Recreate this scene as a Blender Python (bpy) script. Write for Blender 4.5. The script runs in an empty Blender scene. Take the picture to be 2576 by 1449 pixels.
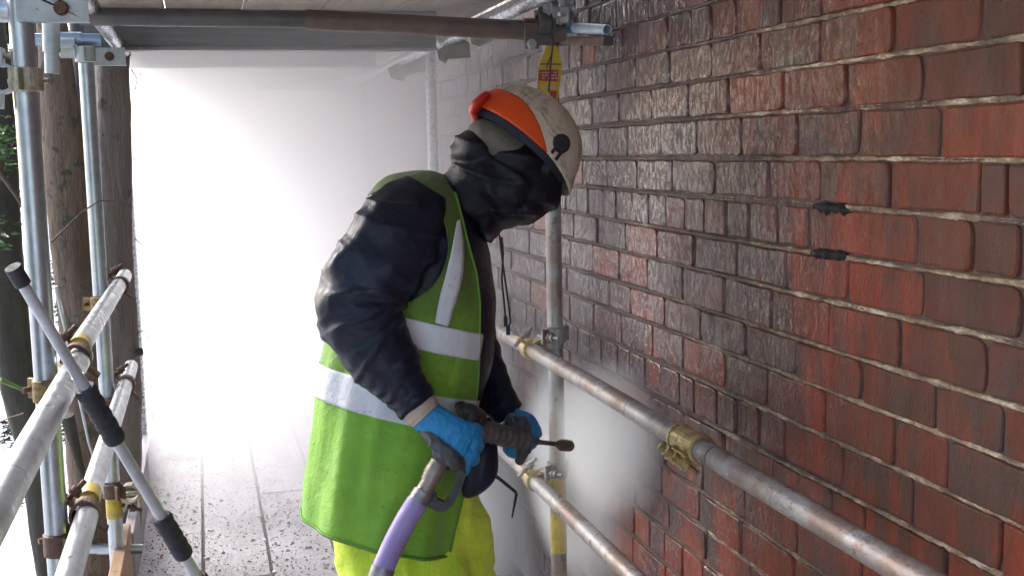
import bpy, bmesh, math, random
from mathutils import Vector, Matrix, noise
rnd = random.Random(7)
S = bpy.context.scene
COL = S.collection

# ------------------------------------------------------------------ camera, sky, sun, exposure
# world axes: X across the scaffold towards the wall, Y along it, Z up; the working platform is z = 0
H = 1.55
F, CX, CY = 2970.0, 1288.0, 724.5          # measured on the photograph at 2576 x 1449
R = Matrix(((0.96674246, 0.05042134, -0.25073233),
            (-0.25489602, 0.10981878, -0.96071216),
            (-0.02090528, 0.99267191, 0.11901868)))
CAM = Vector((0, 0, H))
cd = bpy.data.cameras.new('camera'); cam = bpy.data.objects.new('camera', cd); COL.objects.link(cam)
cam.matrix_world = Matrix.Translation(CAM) @ R.to_4x4()
cd.sensor_width = 36; cd.lens = 36 * F / 2576; cd.clip_end = 600; cd.clip_start = .05
cd.dof.use_dof = False
S.camera = cam
w = bpy.data.worlds.new("World"); S.world = w; w.use_nodes = True
sky = w.node_tree.nodes.new('ShaderNodeTexSky'); sky.sky_type = 'NISHITA'; sky.sun_disc = False
SUN_EL, SUN_ROT = math.radians(38), math.radians(-35)
sky.sun_elevation = SUN_EL; sky.sun_rotation = SUN_ROT
sky.air_density = 1.0; sky.dust_density = 2.4; sky.ozone_density = 1.0
bg = w.node_tree.nodes['Background']; bg.inputs['Strength'].default_value = 0.13
w.node_tree.links.new(sky.outputs[0], bg.inputs[0])
sd = bpy.data.lights.new('sun', 'SUN'); sd.energy = 1.2; sd.angle = math.radians(40); sd.color = (1, .99, .985)
so = bpy.data.objects.new('sun', sd); COL.objects.link(so)
# nishita: rotation 0 puts the sun at +Y, positive turns towards +X
sdir = Vector((math.sin(SUN_ROT) * math.cos(SUN_EL), math.cos(SUN_ROT) * math.cos(SUN_EL), math.sin(SUN_EL)))
so.rotation_euler = sdir.to_track_quat('Z', 'Y').to_euler(); so.location = (0, 0, 20)
S.view_settings.view_transform = 'Standard'; S.view_settings.look = 'None'
S.view_settings.exposure = 2.15; S.view_settings.gamma = 1; S.view_settings.use_curve_mapping = False
S.cycles.use_denoising = True
S.cycles.max_bounces = 10; S.cycles.diffuse_bounces = 4; S.cycles.glossy_bounces = 3; S.cycles.volume_bounces = 10
S.cycles.transparent_max_bounces = 16
S.cycles.sample_clamp_indirect = 8

# ------------------------------------------------------------------ helpers
def ray(x, y): return R @ Vector((x - CX, -(y - CY), -F))
def P(x, y, D=None, X=None, Y=None, Z=None):
    v = ray(x, y)
    if D is not None: k = D / F
    elif X is not None: k = X / v.x
    elif Y is not None: k = Y / v.y
    else: k = (Z - H) / v.z
    return CAM + v * k
def proj(p):
    c = R.transposed() @ (Vector(p) - CAM)
    return CX + F * c.x / -c.z, CY - F * c.y / -c.z, -c.z
def tag(o, label=None, cat=None, group=None, kind=None):
    if label: o['label'] = label
    if cat: o['category'] = cat
    if group: o['group'] = group
    if kind: o['kind'] = kind
    return o
def empty(name, loc=(0, 0, 0)):
    o = bpy.data.objects.new(name, None); o.location = loc; o.empty_display_size = .05; COL.objects.link(o); return o
def link(name, me, mat=None, parent=None):
    o = bpy.data.objects.new(name, me); COL.objects.link(o)
    if mat is not None and not me.materials: me.materials.append(mat)
    if parent is not None:
        o.parent = parent
        o.matrix_parent_inverse = PINV(parent)
    return o
def PINV(p):
    m = Matrix.Identity(4)
    while p is not None:
        m = (Matrix.Translation(p.location) @ p.rotation_euler.to_matrix().to_4x4()) @ m; p = None if p.parent is None else None
    return m.inverted()
class MB:
    def __init__(s): s.v = []; s.f = []; s.sm = []; s.mi = []
    def add(s, vs, fs, smooth=False, mi=0):
        n = len(s.v); s.v += [tuple(x) for x in vs]; s.f += [tuple(i + n for i in f) for f in fs]
        s.sm += [smooth] * len(fs); s.mi += [mi] * len(fs)
    def box(s, a, b, rot=None, bev=0, mi=0):
        # a centre, b half sizes, rot Matrix3
        rot = rot or Matrix.Identity(3); a = Vector(a)
        if bev <= 0:
            vs = [a + rot @ Vector((i * b[0], j * b[1], k * b[2])) for i in (-1, 1) for j in (-1, 1) for k in (-1, 1)]
            s.add(vs, [(0, 1, 3, 2), (4, 6, 7, 5), (0, 4, 5, 1), (2, 3, 7, 6), (0, 2, 6, 4), (1, 5, 7, 3)], mi=mi); return
        bm = bmesh.new(); bmesh.ops.create_cube(bm, size=2)
        for v in bm.verts: v.co = Vector((v.co.x * b[0], v.co.y * b[1], v.co.z * b[2]))
        bmesh.ops.bevel(bm, geom=bm.edges[:], offset=bev, segments=2, affect='EDGES', profile=.5)
        for v in bm.verts: v.co = a + rot @ v.co
        s.bm(bm, smooth=False, mi=mi)
    def bm(s, bm, smooth=False, mi=0):
        bm.verts.index_update(); s.add([v.co for v in bm.verts], [[v.index for v in f.verts] for f in bm.faces], smooth, mi); bm.free()
    def tube(s, pts, r, seg=12, cap=True, hollow=0, mi=0, closed=False):
        # pts list of Vector, r float or list
        n = len(pts); pts = [Vector(p) for p in pts]; rr = r if isinstance(r, (list, tuple)) else [r] * n
        t0 = (pts[1] - pts[0]).normalized(); up = Vector((0, 0, 1)) if abs(t0.z) < .9 else Vector((1, 0, 0))
        nn = t0.cross(up).normalized(); vs = []; fs = []
        for i in range(n):
            t = (pts[min(i + 1, n - 1)] - pts[max(i - 1, 0)]).normalized()
            nn = (nn - t * nn.dot(t)).normalized(); bb = t.cross(nn)
            for k in range(seg):
                a = 2 * math.pi * k / seg; vs.append(pts[i] + (nn * math.cos(a) + bb * math.sin(a)) * rr[i])
        for i in range(n - 1):
            for k in range(seg):
                k2 = (k + 1) % seg; fs.append((i * seg + k, i * seg + k2, (i + 1) * seg + k2, (i + 1) * seg + k))
        s.add(vs, fs, True, mi)
        if cap and not hollow:
            s.add(vs[:seg], [tuple(range(seg))[::-1]], False, mi); s.add(vs[-seg:], [tuple(range(seg))], False, mi)
        if hollow:
            for e, (ring, c, d) in enumerate(((vs[:seg], pts[0], t0), (vs[-seg:], pts[-1], (pts[-2] - pts[-1]).normalized()))):
                inner = [c + (p - c) * hollow for p in ring]; deep = [p + d * .15 for p in inner]
                fs2 = []
                for k in range(seg):
                    k2 = (k + 1) % seg
                    q = [(k, k2, seg + k2, seg + k), (seg + k, seg + k2, 2 * seg + k2, 2 * seg + k)]
                    fs2 += q if e else [x[::-1] for x in q]
                s.add(ring + inner + deep, fs2, False, mi)
    def build(s, name, mat=None, parent=None, mats=None):
        me = bpy.data.meshes.new(name); me.from_pydata(s.v, [], s.f); me.update()
        me.polygons.foreach_set('use_smooth', s.sm)
        for m in (mats or ([mat] if mat else [])): me.materials.append(m)
        if mats: me.polygons.foreach_set('material_index', s.mi)
        return link(name, me, None, parent)

# ------------------------------------------------------------------ materials
def nodes(name):
    m = bpy.data.materials.new(name); m.use_nodes = True; nt = m.node_tree
    return m, nt, nt.nodes['Principled BSDF']
def N(nt, t, **k):
    n = nt.nodes.new(t)
    for a, b in k.items():
        if a in n.inputs: n.inputs[a].default_value = b
        else: setattr(n, a, b)
    return n
def noise_n(nt, vec, scale, detail=4, rough=.6, dist=0, dims='3D'):
    n = nt.nodes.new('ShaderNodeTexNoise'); n.inputs['Scale'].default_value = scale; n.inputs['Detail'].default_value = detail
    n.inputs['Roughness'].default_value = rough; n.inputs['Distortion'].default_value = dist
    if vec is not None: nt.links.new(vec, n.inputs['Vector'])
    return n.outputs['Fac']
def ramp(nt, fac, stops, interp='LINEAR'):
    r = nt.nodes.new('ShaderNodeValToRGB'); r.color_ramp.interpolation = interp
    e = r.color_ramp.elements
    while len(e) < len(stops): e.new(.5)
    for i, (p, c) in enumerate(stops):
        e[i].position = p; e[i].color = (*c, 1) if isinstance(c, tuple) else (c, c, c, 1)
    nt.links.new(fac, r.inputs[0]); return r.outputs[0]
def mix(nt, fac, a, b, mode='MIX'):
    n = nt.nodes.new('ShaderNodeMix'); n.data_type = 'RGBA'; n.blend_type = mode
    for s, v in ((n.inputs[0], fac), (n.inputs[6], a), (n.inputs[7], b)):
        if isinstance(v, (float, int)): s.default_value = v
        elif isinstance(v, tuple): s.default_value = (*v, 1)
        else: nt.links.new(v, s)
    return n.outputs[2]
def mapping(nt, vec, scale=(1, 1, 1), loc=(0, 0, 0)):
    n = nt.nodes.new('ShaderNodeMapping'); n.inputs['Scale'].default_value = scale; n.inputs['Location'].default_value = loc
    nt.links.new(vec, n.inputs[0]); return n.outputs[0]
def geo(nt): return nt.nodes.new('ShaderNodeNewGeometry').outputs['Position']
def objc(nt): return nt.nodes.new('ShaderNodeTexCoord').outputs['Object']
def bump(nt, h, dist=.002, strength=1, prev=None):
    b = nt.nodes.new('ShaderNodeBump'); b.inputs['Distance'].default_value = dist; b.inputs['Strength'].default_value = strength
    nt.links.new(h, b.inputs['Height'])
    if prev is not None: nt.links.new(prev, b.inputs['Normal'])
    return b.outputs[0]
def mathn(nt, op, a, b=0.0):
    n = nt.nodes.new('ShaderNodeMath'); n.operation = op
    for i, v in enumerate((a, b)):
        if isinstance(v, (float, int)): n.inputs[i].default_value = v
        else: nt.links.new(v, n.inputs[i])
    return n.outputs[0]
def simple(name, c1, c2=None, scale=20, rough=(.5, .7), metal=0, bmp=0, bscale=60, stretch=(1, 1, 1), spec=None, specks=None, thr=(.35, .65), coat=0):
    m, nt, b = nodes(name); c2 = c2 or c1
    v = mapping(nt, geo(nt), stretch)
    n1 = noise_n(nt, v, scale, 5, .65)
    col = ramp(nt, n1, [(thr[0], c1), (thr[1], c2)])
    if specks:
        sc, lo, c3 = specks
        n3 = noise_n(nt, geo(nt), sc, 3, .7); col = mix(nt, ramp(nt, n3, [(lo, 0.0), (lo + .05, 1.0)]), col, c3)
    nt.links.new(col, b.inputs['Base Color'])
    n2 = noise_n(nt, v, scale * 1.7, 4, .6)
    nt.links.new(ramp(nt, n2, [(.35, rough[0]), (.65, rough[1])]), b.inputs['Roughness'])
    b.inputs['Metallic'].default_value = metal
    if coat: b.inputs['Coat Weight'].default_value = coat; b.inputs['Coat Roughness'].default_value = .15
    if spec is not None: b.inputs['Specular IOR Level'].default_value = spec
    if bmp: nt.links.new(bump(nt, noise_n(nt, v, bscale, 5, .65), bmp), b.inputs['Normal'])
    return m
M = {}
M['galv'] = simple('galvanised steel', (.52, .54, .55), (.40, .42, .43), 22, (.28, .38), .8, .0003, 200, specks=(45, .66, (.30, .28, .24)))
M['galv_wet'] = simple('wet galvanised steel', (.62, .63, .66), (.42, .42, .45), 40, (.2, .42), .7, .0008, 130, specks=(60, .64, (.2, .16, .14)))
M['pole'] = simple('pole aluminium', (.60, .60, .62), (.48, .48, .50), 25, (.35, .5), .1, .0003, 200)
M['alu'] = simple('dull galvanised rail', (.47, .49, .52), (.35, .365, .39), 14, (.26, .42), .75, .0004, 90, specks=(42, .63, (.24, .20, .18)))
M['rusty_tube'] = simple('weathered steel tube', (.27, .20, .175), (.38, .37, .375), 9, (.24, .5), .45, .0014, 130, specks=(38, .61, (.17, .11, .085)), thr=(.42, .58))
M['dark_tube'] = simple('dark weathered tube', (.10, .095, .10), (.15, .14, .14), 14, (.35, .55), .4, .0006, 120)
M['brown_tube'] = simple('brown rusted tube', (.12, .085, .07), (.17, .12, .10), 18, (.4, .6), .3, .0008, 120)
M['rust'] = simple('rust', (.16, .075, .04), (.09, .05, .04), 60, (.5, .8), .2, .001, 200)
M['yellow_rust'] = simple('rusty clamp with yellow paint', (.26, .17, .045), (.10, .06, .04), 60, (.4, .7), .2, .001, 200, thr=(.45, .6))
M['gold'] = simple('yellow passivated steel', (.62, .49, .22), (.34, .23, .09), 50, (.25, .5), .7, .0008, 180, specks=(80, .62, (.12, .07, .04)))
M['cream_clamp'] = simple('pale dirty clamp', (.50, .46, .34), (.30, .26, .18), 60, (.4, .6), .4, .001, 200)
M['grey_plate'] = simple('grey painted steel plate', (.50, .53, .50), (.36, .38, .37), 22, (.4, .6), .3, .0004, 120, specks=(60, .68, (.1, .09, .08)))
M['yellow_paint'] = simple('worn yellow paint', (.60, .42, .04), (.42, .28, .03), 40, (.35, .55), 0, .0006, 160, specks=(55, .6, (.30, .24, .2)))
M['beam'] = simple('grey steel beam', (.17, .17, .175), (.23, .23, .235), 9, (.4, .6), .2, .0005, 90, stretch=(.3, 1, 1.5), specks=(50, .67, (.32, .31, .3)))
M['blue_cap'] = simple('blue plastic sleeve', (.07, .38, .62), (.09, .44, .68), 30, (.35, .5))
M['pale_tube'] = simple('pale blue white painted tube', (.66, .72, .80), (.55, .61, .70), 40, (.35, .5), .1, specks=(70, .66, (.3, .28, .3)))
M['black'] = simple('black rubber', (.014, .014, .016), (.024, .024, .026), 50, (.45, .65), 0, .0005, 200)
M['grip'] = simple('foam grip', (.028, .027, .035), (.045, .042, .052), 60, (.6, .8), 0, .0008, 300)
M['bark_brown'] = simple('brown bark', (.125, .082, .057), (.20, .14, .098), 9, (.7, .95), 0, .03, 22, stretch=(1, 1, .3), specks=(16, .56, (.075, .07, .045)))
M['bark_grey'] = simple('grey bark', (.15, .125, .112), (.24, .20, .175), 7, (.7, .95), 0, .026, 26, stretch=(1, 1, .22), specks=(10, .62, (.11, .08, .07)))
M['bark_dark'] = simple('dark bark', (.045, .04, .045), (.075, .062, .06), 9, (.7, .95), 0, .012, 26, stretch=(1, 1, .3))
M['bark_moss'] = simple('mossy bark', (.042, .034, .030), (.062, .060, .034), 7, (.75, .95), 0, .010, 26, stretch=(1, 1, .35))
M['twig'] = simple('twig', (.16, .11, .08), (.09, .065, .05), 30, (.7, .9))
M['twig_green'] = simple('green twig', (.16, .26, .05), (.12, .18, .05), 30, (.6, .8))
M['leaf'] = simple('green leaf', (.05, .12, .025), (.07, .17, .03), 6, (.4, .6))
M['needle'] = simple('dark conifer spray', (.022, .045, .025), (.04, .07, .035), 6, (.5, .7))
M['toe'] = simple('brown toe board', (.40, .24, .13), (.28, .165, .09), 6, (.5, .75), 0, .001, 90, stretch=(6, .6, 6), specks=(30, .66, (.12, .08, .05)))
M['toe_grey'] = simple('grey toe board', (.30, .28, .30), (.20, .18, .20), 8, (.4, .6), 0, .001, 90, stretch=(6, .6, 6))
M['debris'] = simple('mortar grit', (.07, .055, .055), (.14, .11, .10), 60, (.5, .8))
M['white_chip'] = simple('white chips', (.7, .7, .7), (.6, .6, .6), 60, (.5, .8))
M['tar'] = simple('black tar', (.008, .008, .009), (.014, .014, .014), 60, (.7, .9), 0, .001, 200)
M['ground'] = simple('pale wet ground', (.50, .50, .50), (.42, .42, .42), .8, (.6, .9), 0, .02, 6)
# ------------------------------------------------------------------ brick material
def brick_mat():
    m, nt, b = nodes('old wet brick')
    g = geo(nt); oi = nt.nodes.new('ShaderNodeObjectInfo').outputs['Random']
    at = nt.nodes.new('ShaderNodeAttribute'); at.attribute_name = 'rnd'
    rv = mathn(nt, 'FRACT', mathn(nt, 'ADD', oi, at.outputs['Fac']))
    rv2 = mathn(nt, 'FRACT', mathn(nt, 'MULTIPLY', rv, 17.31))
    off = nt.nodes.new('ShaderNodeCombineXYZ'); nt.links.new(mathn(nt, 'MULTIPLY', rv, 9.0), off.inputs[1]); nt.links.new(mathn(nt, 'MULTIPLY', rv2, 5.0), off.inputs[2])
    va = nt.nodes.new('ShaderNodeVectorMath'); va.operation = 'ADD'; nt.links.new(g, va.inputs[0]); nt.links.new(off.outputs[0], va.inputs[1])
    lv = va.outputs[0]
    base = ramp(nt, rv, [(0, (.105, .044, .028)), (.2, (.150, .044, .024)), (.38, (.170, .043, .023)), (.5, (.090, .046, .034)), (.62, (.120, .050, .034)), (.78, (.215, .046, .022)), (.9, (.088, .047, .040))], 'CONSTANT')
    # cloudy patches inside each brick
    p1 = noise_n(nt, mapping(nt, lv, (8, 10, 7)), 1, 4, .6, .6)
    base = mix(nt, ramp(nt, p1, [(.42, 0.0), (.62, 1.0)]), base, (.145, .043, .025))
    p2 = noise_n(nt, mapping(nt, lv, (8, 9, 11), (4, 2, 7)), 1, 4, .6, .8)
    base = mix(nt, ramp(nt, p2, [(.52, 0.0), (.66, .85)]), base, (.085, .047, .031))
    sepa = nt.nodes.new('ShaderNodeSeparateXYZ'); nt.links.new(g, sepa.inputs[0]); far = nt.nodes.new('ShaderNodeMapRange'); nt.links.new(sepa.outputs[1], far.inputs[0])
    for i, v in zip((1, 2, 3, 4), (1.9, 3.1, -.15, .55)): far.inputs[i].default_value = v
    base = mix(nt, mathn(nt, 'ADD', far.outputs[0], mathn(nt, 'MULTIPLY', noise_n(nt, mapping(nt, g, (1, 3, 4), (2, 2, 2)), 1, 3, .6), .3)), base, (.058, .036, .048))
    # washed orange red: runs downwards across bricks, more of it low and near
    w1 = noise_n(nt, mapping(nt, g, (1, 11, 2.4)), 1, 5, .65, .5)
    w2 = noise_n(nt, mapping(nt, g, (1, 1.7, 2.0), (0, 3.1, 1.7)), 1, 3, .55)
    ww = mathn(nt, 'ADD', mathn(nt, 'MULTIPLY', w1, .55), mathn(nt, 'MULTIPLY', w2, .55))
    sep = nt.nodes.new('ShaderNodeSeparateXYZ'); nt.links.new(g, sep.inputs[0])
    lowr = nt.nodes.new('ShaderNodeMapRange'); nt.links.new(sep.outputs[2], lowr.inputs[0])
    for i, v in zip((1, 2, 3, 4), (2.0, .7, -.085, .095)): lowr.inputs[i].default_value = v
    neary = nt.nodes.new('ShaderNodeMapRange'); nt.links.new(sep.outputs[1], neary.inputs[0])
    for i, v in zip((1, 2, 3, 4), (1.4, 3.4, .02, -.08)): neary.inputs[i].default_value = v
    ww = mathn(nt, 'ADD', mathn(nt, 'ADD', ww, lowr.outputs[0]), neary.outputs[0])
    base = mix(nt, ramp(nt, ww, [(.595, 0.0), (.69, .85)]), base, (.28, .046, .016))
    # some bricks washed clean
    base = mix(nt, mathn(nt, 'MULTIPLY', ramp(nt, rv2, [(.93, 0.0), (.95, .8)]), ramp(nt, p1, [(.3, .3), (.6, 1.0)])), base, (.27, .055, .024))
    # fine pits and soot
    s1 = noise_n(nt, mapping(nt, g, (1, 60, 40)), 1, 5, .7)
    base = mix(nt, ramp(nt, s1, [(.60, 0.0), (.72, .7)]), base, (.035, .026, .026))
    s2 = noise_n(nt, mapping(nt, g, (1, 45, 12), (0, 9, 3)), 1, 4, .7)
    base = mix(nt, ramp(nt, s2, [(.60, 0.0), (.75, .5)]), base, (.14, .07, .05))
    nt.links.new(base, b.inputs['Base Color'])
    r1 = noise_n(nt, mapping(nt, g, (1, 24, 8)), 1, 4, .65)
    nt.links.new(ramp(nt, r1, [(.35, .42), (.65, .72)]), b.inputs['Roughness'])
    b.inputs['Specular IOR Level'].default_value = .22; b.inputs['Coat Weight'].default_value = .55; b.inputs['Coat IOR'].default_value = 1.95
    h1 = noise_n(nt, mapping(nt, g, (12, 40, 24)), 1, 5, .62, .5)
    h2 = noise_n(nt, mapping(nt, g, (40, 150, 120)), 1, 3, .6)
    hh = mathn(nt, 'ADD', h1, mathn(nt, 'MULTIPLY', h2, .5))
    nt.links.new(bump(nt, hh, .0042), b.inputs['Normal'])
    hc = mathn(nt, 'ADD', noise_n(nt, mapping(nt, g, (14, 62, 26), (1, 4, 2)), 1, 3, .55, .4), mathn(nt, 'MULTIPLY', h1, .4)); nt.links.new(bump(nt, hc, .0048), b.inputs['Coat Normal']); nt.links.new(ramp(nt, r1, [(.35, .04), (.65, .16)]), b.inputs['Coat Roughness'])
    wety = nt.nodes.new('ShaderNodeMapRange'); nt.links.new(sep.outputs[1], wety.inputs[0])
    for i, v in zip((1, 2, 3, 4), (1.7, 2.9, .03, 1.0)): wety.inputs[i].default_value = v
    wet = noise_n(nt, mapping(nt, g, (1, 2.2, 1.6)), 1, 3, .5); nt.links.new(mathn(nt, 'MULTIPLY', mathn(nt, 'MULTIPLY', ramp(nt, wet, [(.32, .35), (.6, 1.0)]), wety.outputs[0]), ramp(nt, noise_n(nt, mapping(nt, g, (10, 70, 45), (3, 1, 1)), 1, 4, .7, .5), [(.42, .12), (.56, 1.0)])), b.inputs['Coat Weight'])
    return m
M['brick'] = brick_mat()
def mortar_mat():
    m, nt, b = nodes('lime pointing'); g = geo(nt)
    n1 = noise_n(nt, mapping(nt, g, (20, 22, 60)), 1, 5, .7)
    c = ramp(nt, n1, [(.36, (.20, .13, .09)), (.52, (.44, .31, .19)), (.64, (.78, .66, .50))])
    sep = nt.nodes.new('ShaderNodeSeparateXYZ'); nt.links.new(g, sep.inputs[0])
    n2 = noise_n(nt, mapping(nt, g, (1, 2.2, 9)), 1, 4, .6)
    mr = nt.nodes.new('ShaderNodeMapRange'); nt.links.new(sep.outputs[1], mr.inputs[0])
    for i, v in zip((1, 2, 3, 4), (1.75, 2.8, -.2, .2)): mr.inputs[i].default_value = v
    k = ramp(nt, mathn(nt, 'ADD', n2, mr.outputs[0]), [(.44, 0.0), (.62, .92)])
    c = mix(nt, k, c, (.085, .052, .045)); n9 = noise_n(nt, mapping(nt, g, (1, 7, 30), (3, 3, 3)), 1, 4, .7); c = mix(nt, ramp(nt, n9, [(.50, 0.0), (.60, .75)]), c, (.13, .075, .055))
    nt.links.new(c, b.inputs['Base Color']); b.inputs['Roughness'].default_value = .55
    nt.links.new(bump(nt, noise_n(nt, mapping(nt, g, (60, 110, 130)), 1, 4, .7), .006), b.inputs['Normal'])
    return m
M['mortar'] = mortar_mat()
M['joint_back'] = simple('recessed mortar', (.12, .06, .045), (.06, .032, .028), 30, (.4, .7), 0, .004, 90, specks=(25, .62, (.14, .04, .025)))

# ------------------------------------------------------------------ brick wall
WX = 1.12
JZ = {1: .2245, 2: .139, 3: .053, 4: -.037, 5: -.123, 6: -.211, 7: -.295, 8: -.387, 9: -.469, 10: -.561, 11: -.652}
for k in range(0, -7, -1): JZ[k] = JZ[k + 1] + .0872
for k in range(12, 24): JZ[k] = JZ[k - 1] - .0872
PERP = {0: [1567, 1607, 1680, 1739, 1789, 1849, 1917, 1960, 2062, 2300, 2420],
 1: [1457, 1527, 1600, 1686, 1788, 1912, 2061, 2241, 2459],
 2: [1434, 1491, 1558, 1639, 1732, 1835, 1970, 2126, 2316, 2567],
 3: [1505, 1576, 1662, 1754, 1867, 2003, 2161, 2364],
 4: [1464, 1527, 1602, 1689, 1796, 1932, 2063, 2239, 2467, 2537],
 5: [1449, 1477, 1515, 1547, 1587, 1629, 1672, 1721, 1771, 1826, 1882, 1955, 2032, 2310, 2452, 2573],
 6: [1440, 1500, 1570, 1652, 1744, 1852, 1979, 2136, 2328], 7: [1430, 1488, 1554, 1625, 1716, 1821, 1942, 2090, 2272, 2495],
 8: [1480, 1583, 1669, 1762, 1877, 2006, 2174, 2365, 2543], 9: [1487, 1557, 1637, 1714, 1822, 1932, 2079, 2260, 2400],
 10: [1477, 1507, 1547, 1577, 1617, 1657, 1707, 1745, 1803, 1852, 1910, 1977, 2129, 2313, 2548]}
wall = empty('brick_wall', (WX, 3, 0))
tag(wall, 'old dark red brick wall, wet, with cream pointing ridges, beside the scaffold', 'wall')
YEND = 11.0
mb = MB()
mb.box((WX + .151, (YEND - 6) / 2, (JZ[-6] + JZ[23]) / 2 + H), (.145, (YEND + 6) / 2, (JZ[-6] - JZ[23]) / 2))
mb.build('mortar_bed', M['joint_back'], wall)
def brick_face(L, Hh, seed):
    r = random.Random(seed); n = 20; out = []
    for (sy, sz) in ((1, 1), (-1, 1), (-1, -1), (1, -1)):
        cr = r.choice((.004, .005, .007, .009, .013, .018)); cj = r.uniform(0, .003)
        arc = [(1, 0), (.75, .75), (0, 1)]                  # from the side towards the top of this corner
        cpts = [(sy * (L / 2 - cr * (1 - a) - cj), sz * (Hh / 2 - cr * (1 - b) - cj * .6)) for a, b in arc]
        if sy * sz < 0: cpts = cpts[::-1]
        out += cpts
        if sz * sy > 0:                                     # long side after this corner
            out += [(sy * L / 2 * q, sz * (Hh / 2 - r.uniform(0, .0032))) for q in (.33, -.33)]
        else: out += [(sy * (L / 2 - r.uniform(0, .002)), 0)]
    n = len(out); tlt, tl2 = r.uniform(-.006, .006), r.uniform(-.015, .015)
    vs = [(tlt * y + tl2 * z, y - math.copysign(.0045, y) if abs(y) > .01 else y, z - math.copysign(.0038, z) if abs(z) > .005 else z) for y, z in out] + [(r.uniform(.001, .002), y - math.copysign(.0012, y), z - math.copysign(.001, z)) for y, z in out] + [(.012, y, z) for y, z in out]
    vs.append((r.uniform(-.0008, .0003), r.uniform(-.02, .02), r.uniform(-.01, .01)))
    vs.pop(); fs = [tuple(range(n))[::-1]]
    for i in range(n):
        j = (i + 1) % n
        fs += [(i, j, n + j, n + i), (n + i, n + j, 2 * n + j, 2 * n + i)]
    return vs, fs
VAR = {}
for kind, L in (('s', .225), ('h', .107)):
    for q in range(9):
        vs, fs = brick_face(L, .0775, hash((kind == 's', q)) & 0xffff)
        me = bpy.data.meshes.new('brick'); me.from_pydata(vs, [], fs); me.update(); me.materials.append(M['brick'])
        me.polygons.foreach_set('use_smooth', [len(f) == 4 and max(f) >= len(vs) // 3 * 2 for f in fs]); VAR[kind, q] = (me, vs, fs, L)
bricks = []
for k in range(-5, 23):
    zt, zb = JZ[k] + H, JZ[k + 1] + H; zc = (zt + zb) / 2
    header = k % 5 == 0
    if k in PERP:
        ys = sorted(P(x, 400, X=WX).y for x in PERP[k])
        if k == 8: ys.append(3.19); ys.sort()
    else: ys = [1.3 + rnd.uniform(0, .2)]
    while ys[0] > .5: ys.insert(0, ys[0] - ((.1175 if header and ys[0] > .0 and k not in (0,) else .235) + rnd.uniform(-.006, .006)))
    while ys[-1] < YEND - .3: ys.append(ys[-1] + (.1175 if header or rnd.random() < .06 else .235) + rnd.uniform(-.007, .007))
    for a, b_ in zip(ys, ys[1:]):
        bricks.append((a, b_, zc, zt - zb, k))
vis = []
for i, (a, b_, zc, hh, k) in enumerate(bricks):
    x, y, d = proj((WX, (a + b_) / 2, zc))
    inn = -150 < x < 2750 and -90 < y < 1540
    hid = 1180 < x < 1420 and 230 < y < 1449 and d > 2.6
    vis.append((0 if inn else 1, hid, (a + b_) / 2, i))
vis.sort(); single = {v[3] for v in vis[:300]}
rest = MB(); rest_r = []
for i, (a, b_, zc, hh, k) in enumerate(bricks):
    L = b_ - a - .0055; kind = 's' if L > .16 else 'h'
    me, vs, fs, L0 = VAR[kind, rnd.randrange(9)]
    sy = L / L0 * rnd.choice((-1, 1)); sz = (hh - .0068) / .0775
    flip = 1
    x = WX + rnd.uniform(-.0025, .0025); yc = (a + b_) / 2; dz = .003 * math.sin(yc * 2.1 + k)
    tilt = rnd.uniform(-.012, .012)
    if i in single:
        o = bpy.data.objects.new('brick', me); COL.objects.link(o); o.parent = wall
        o.location = (x - WX, yc - 3, zc + dz); o.rotation_euler = (rnd.uniform(-.01, .01), tilt, rnd.uniform(-.012, .012))
        o.scale = (1, abs(sy), sz)
    else:
        rest.add([(x + p[0], yc + p[1] * abs(sy), zc + dz + p[2] * sz) for p in vs], fs, False); rest_r += [rnd.random()] * len(vs)
ro = rest.build('brick', M['brick'], wall); ro['kind'] = 'stuff'
at = ro.data.attributes.new('rnd', 'FLOAT', 'POINT'); at.data.foreach_set('value', rest_r)
# pointing ridges in the bed joints, one strip per joint
for k in range(-5, 23):
    mb = MB(); z0 = JZ[k] + H; y = .5; vs = []; fs = []; i = 0
    while y < YEND - .4:
        nz = noise.noise(Vector((y * 3, k * 7.1, 0))) * .002 + .003 * math.sin(y * 2.1 + k)
        th = .0042 + .0034 * noise.noise(Vector((y * 22, k * 3.3, 1))) + .0016 * noise.noise(Vector((y * 75, k, 5)))
        ou = .0015 + .004 * noise.noise(Vector((y * 14, k * 5.5, 9))) + .003 * noise.noise(Vector((y * 85, k, 2)))
        if noise.noise(Vector((y * 1.9, k * 2.7, 3))) > .14: ou -= .009 * min(1, 6 * (noise.noise(Vector((y * 1.9, k * 2.7, 3))) - .14))
        th = max(th, .0012)
        for dz, dx in ((-th * 1.25, .012), (-th * .8, -ou * .6), (0, -ou), (th * .8, -ou * .6), (th * 1.25, .012)):
            vs.append((WX + .001 + dx + noise.noise(Vector((y * 130, dz * 900, k))) * .0014, y, z0 + nz + dz))
        if i:
            for q in range(4):
                a = (i - 1) * 5 + q; fs.append((a, a + 1, a + 6, a + 5))
        i += 1; y += .004 + max(0, y - 2) * .003
    mb.add(vs, fs, True); mb.build('bed_joint', M['mortar'], wall)
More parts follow.
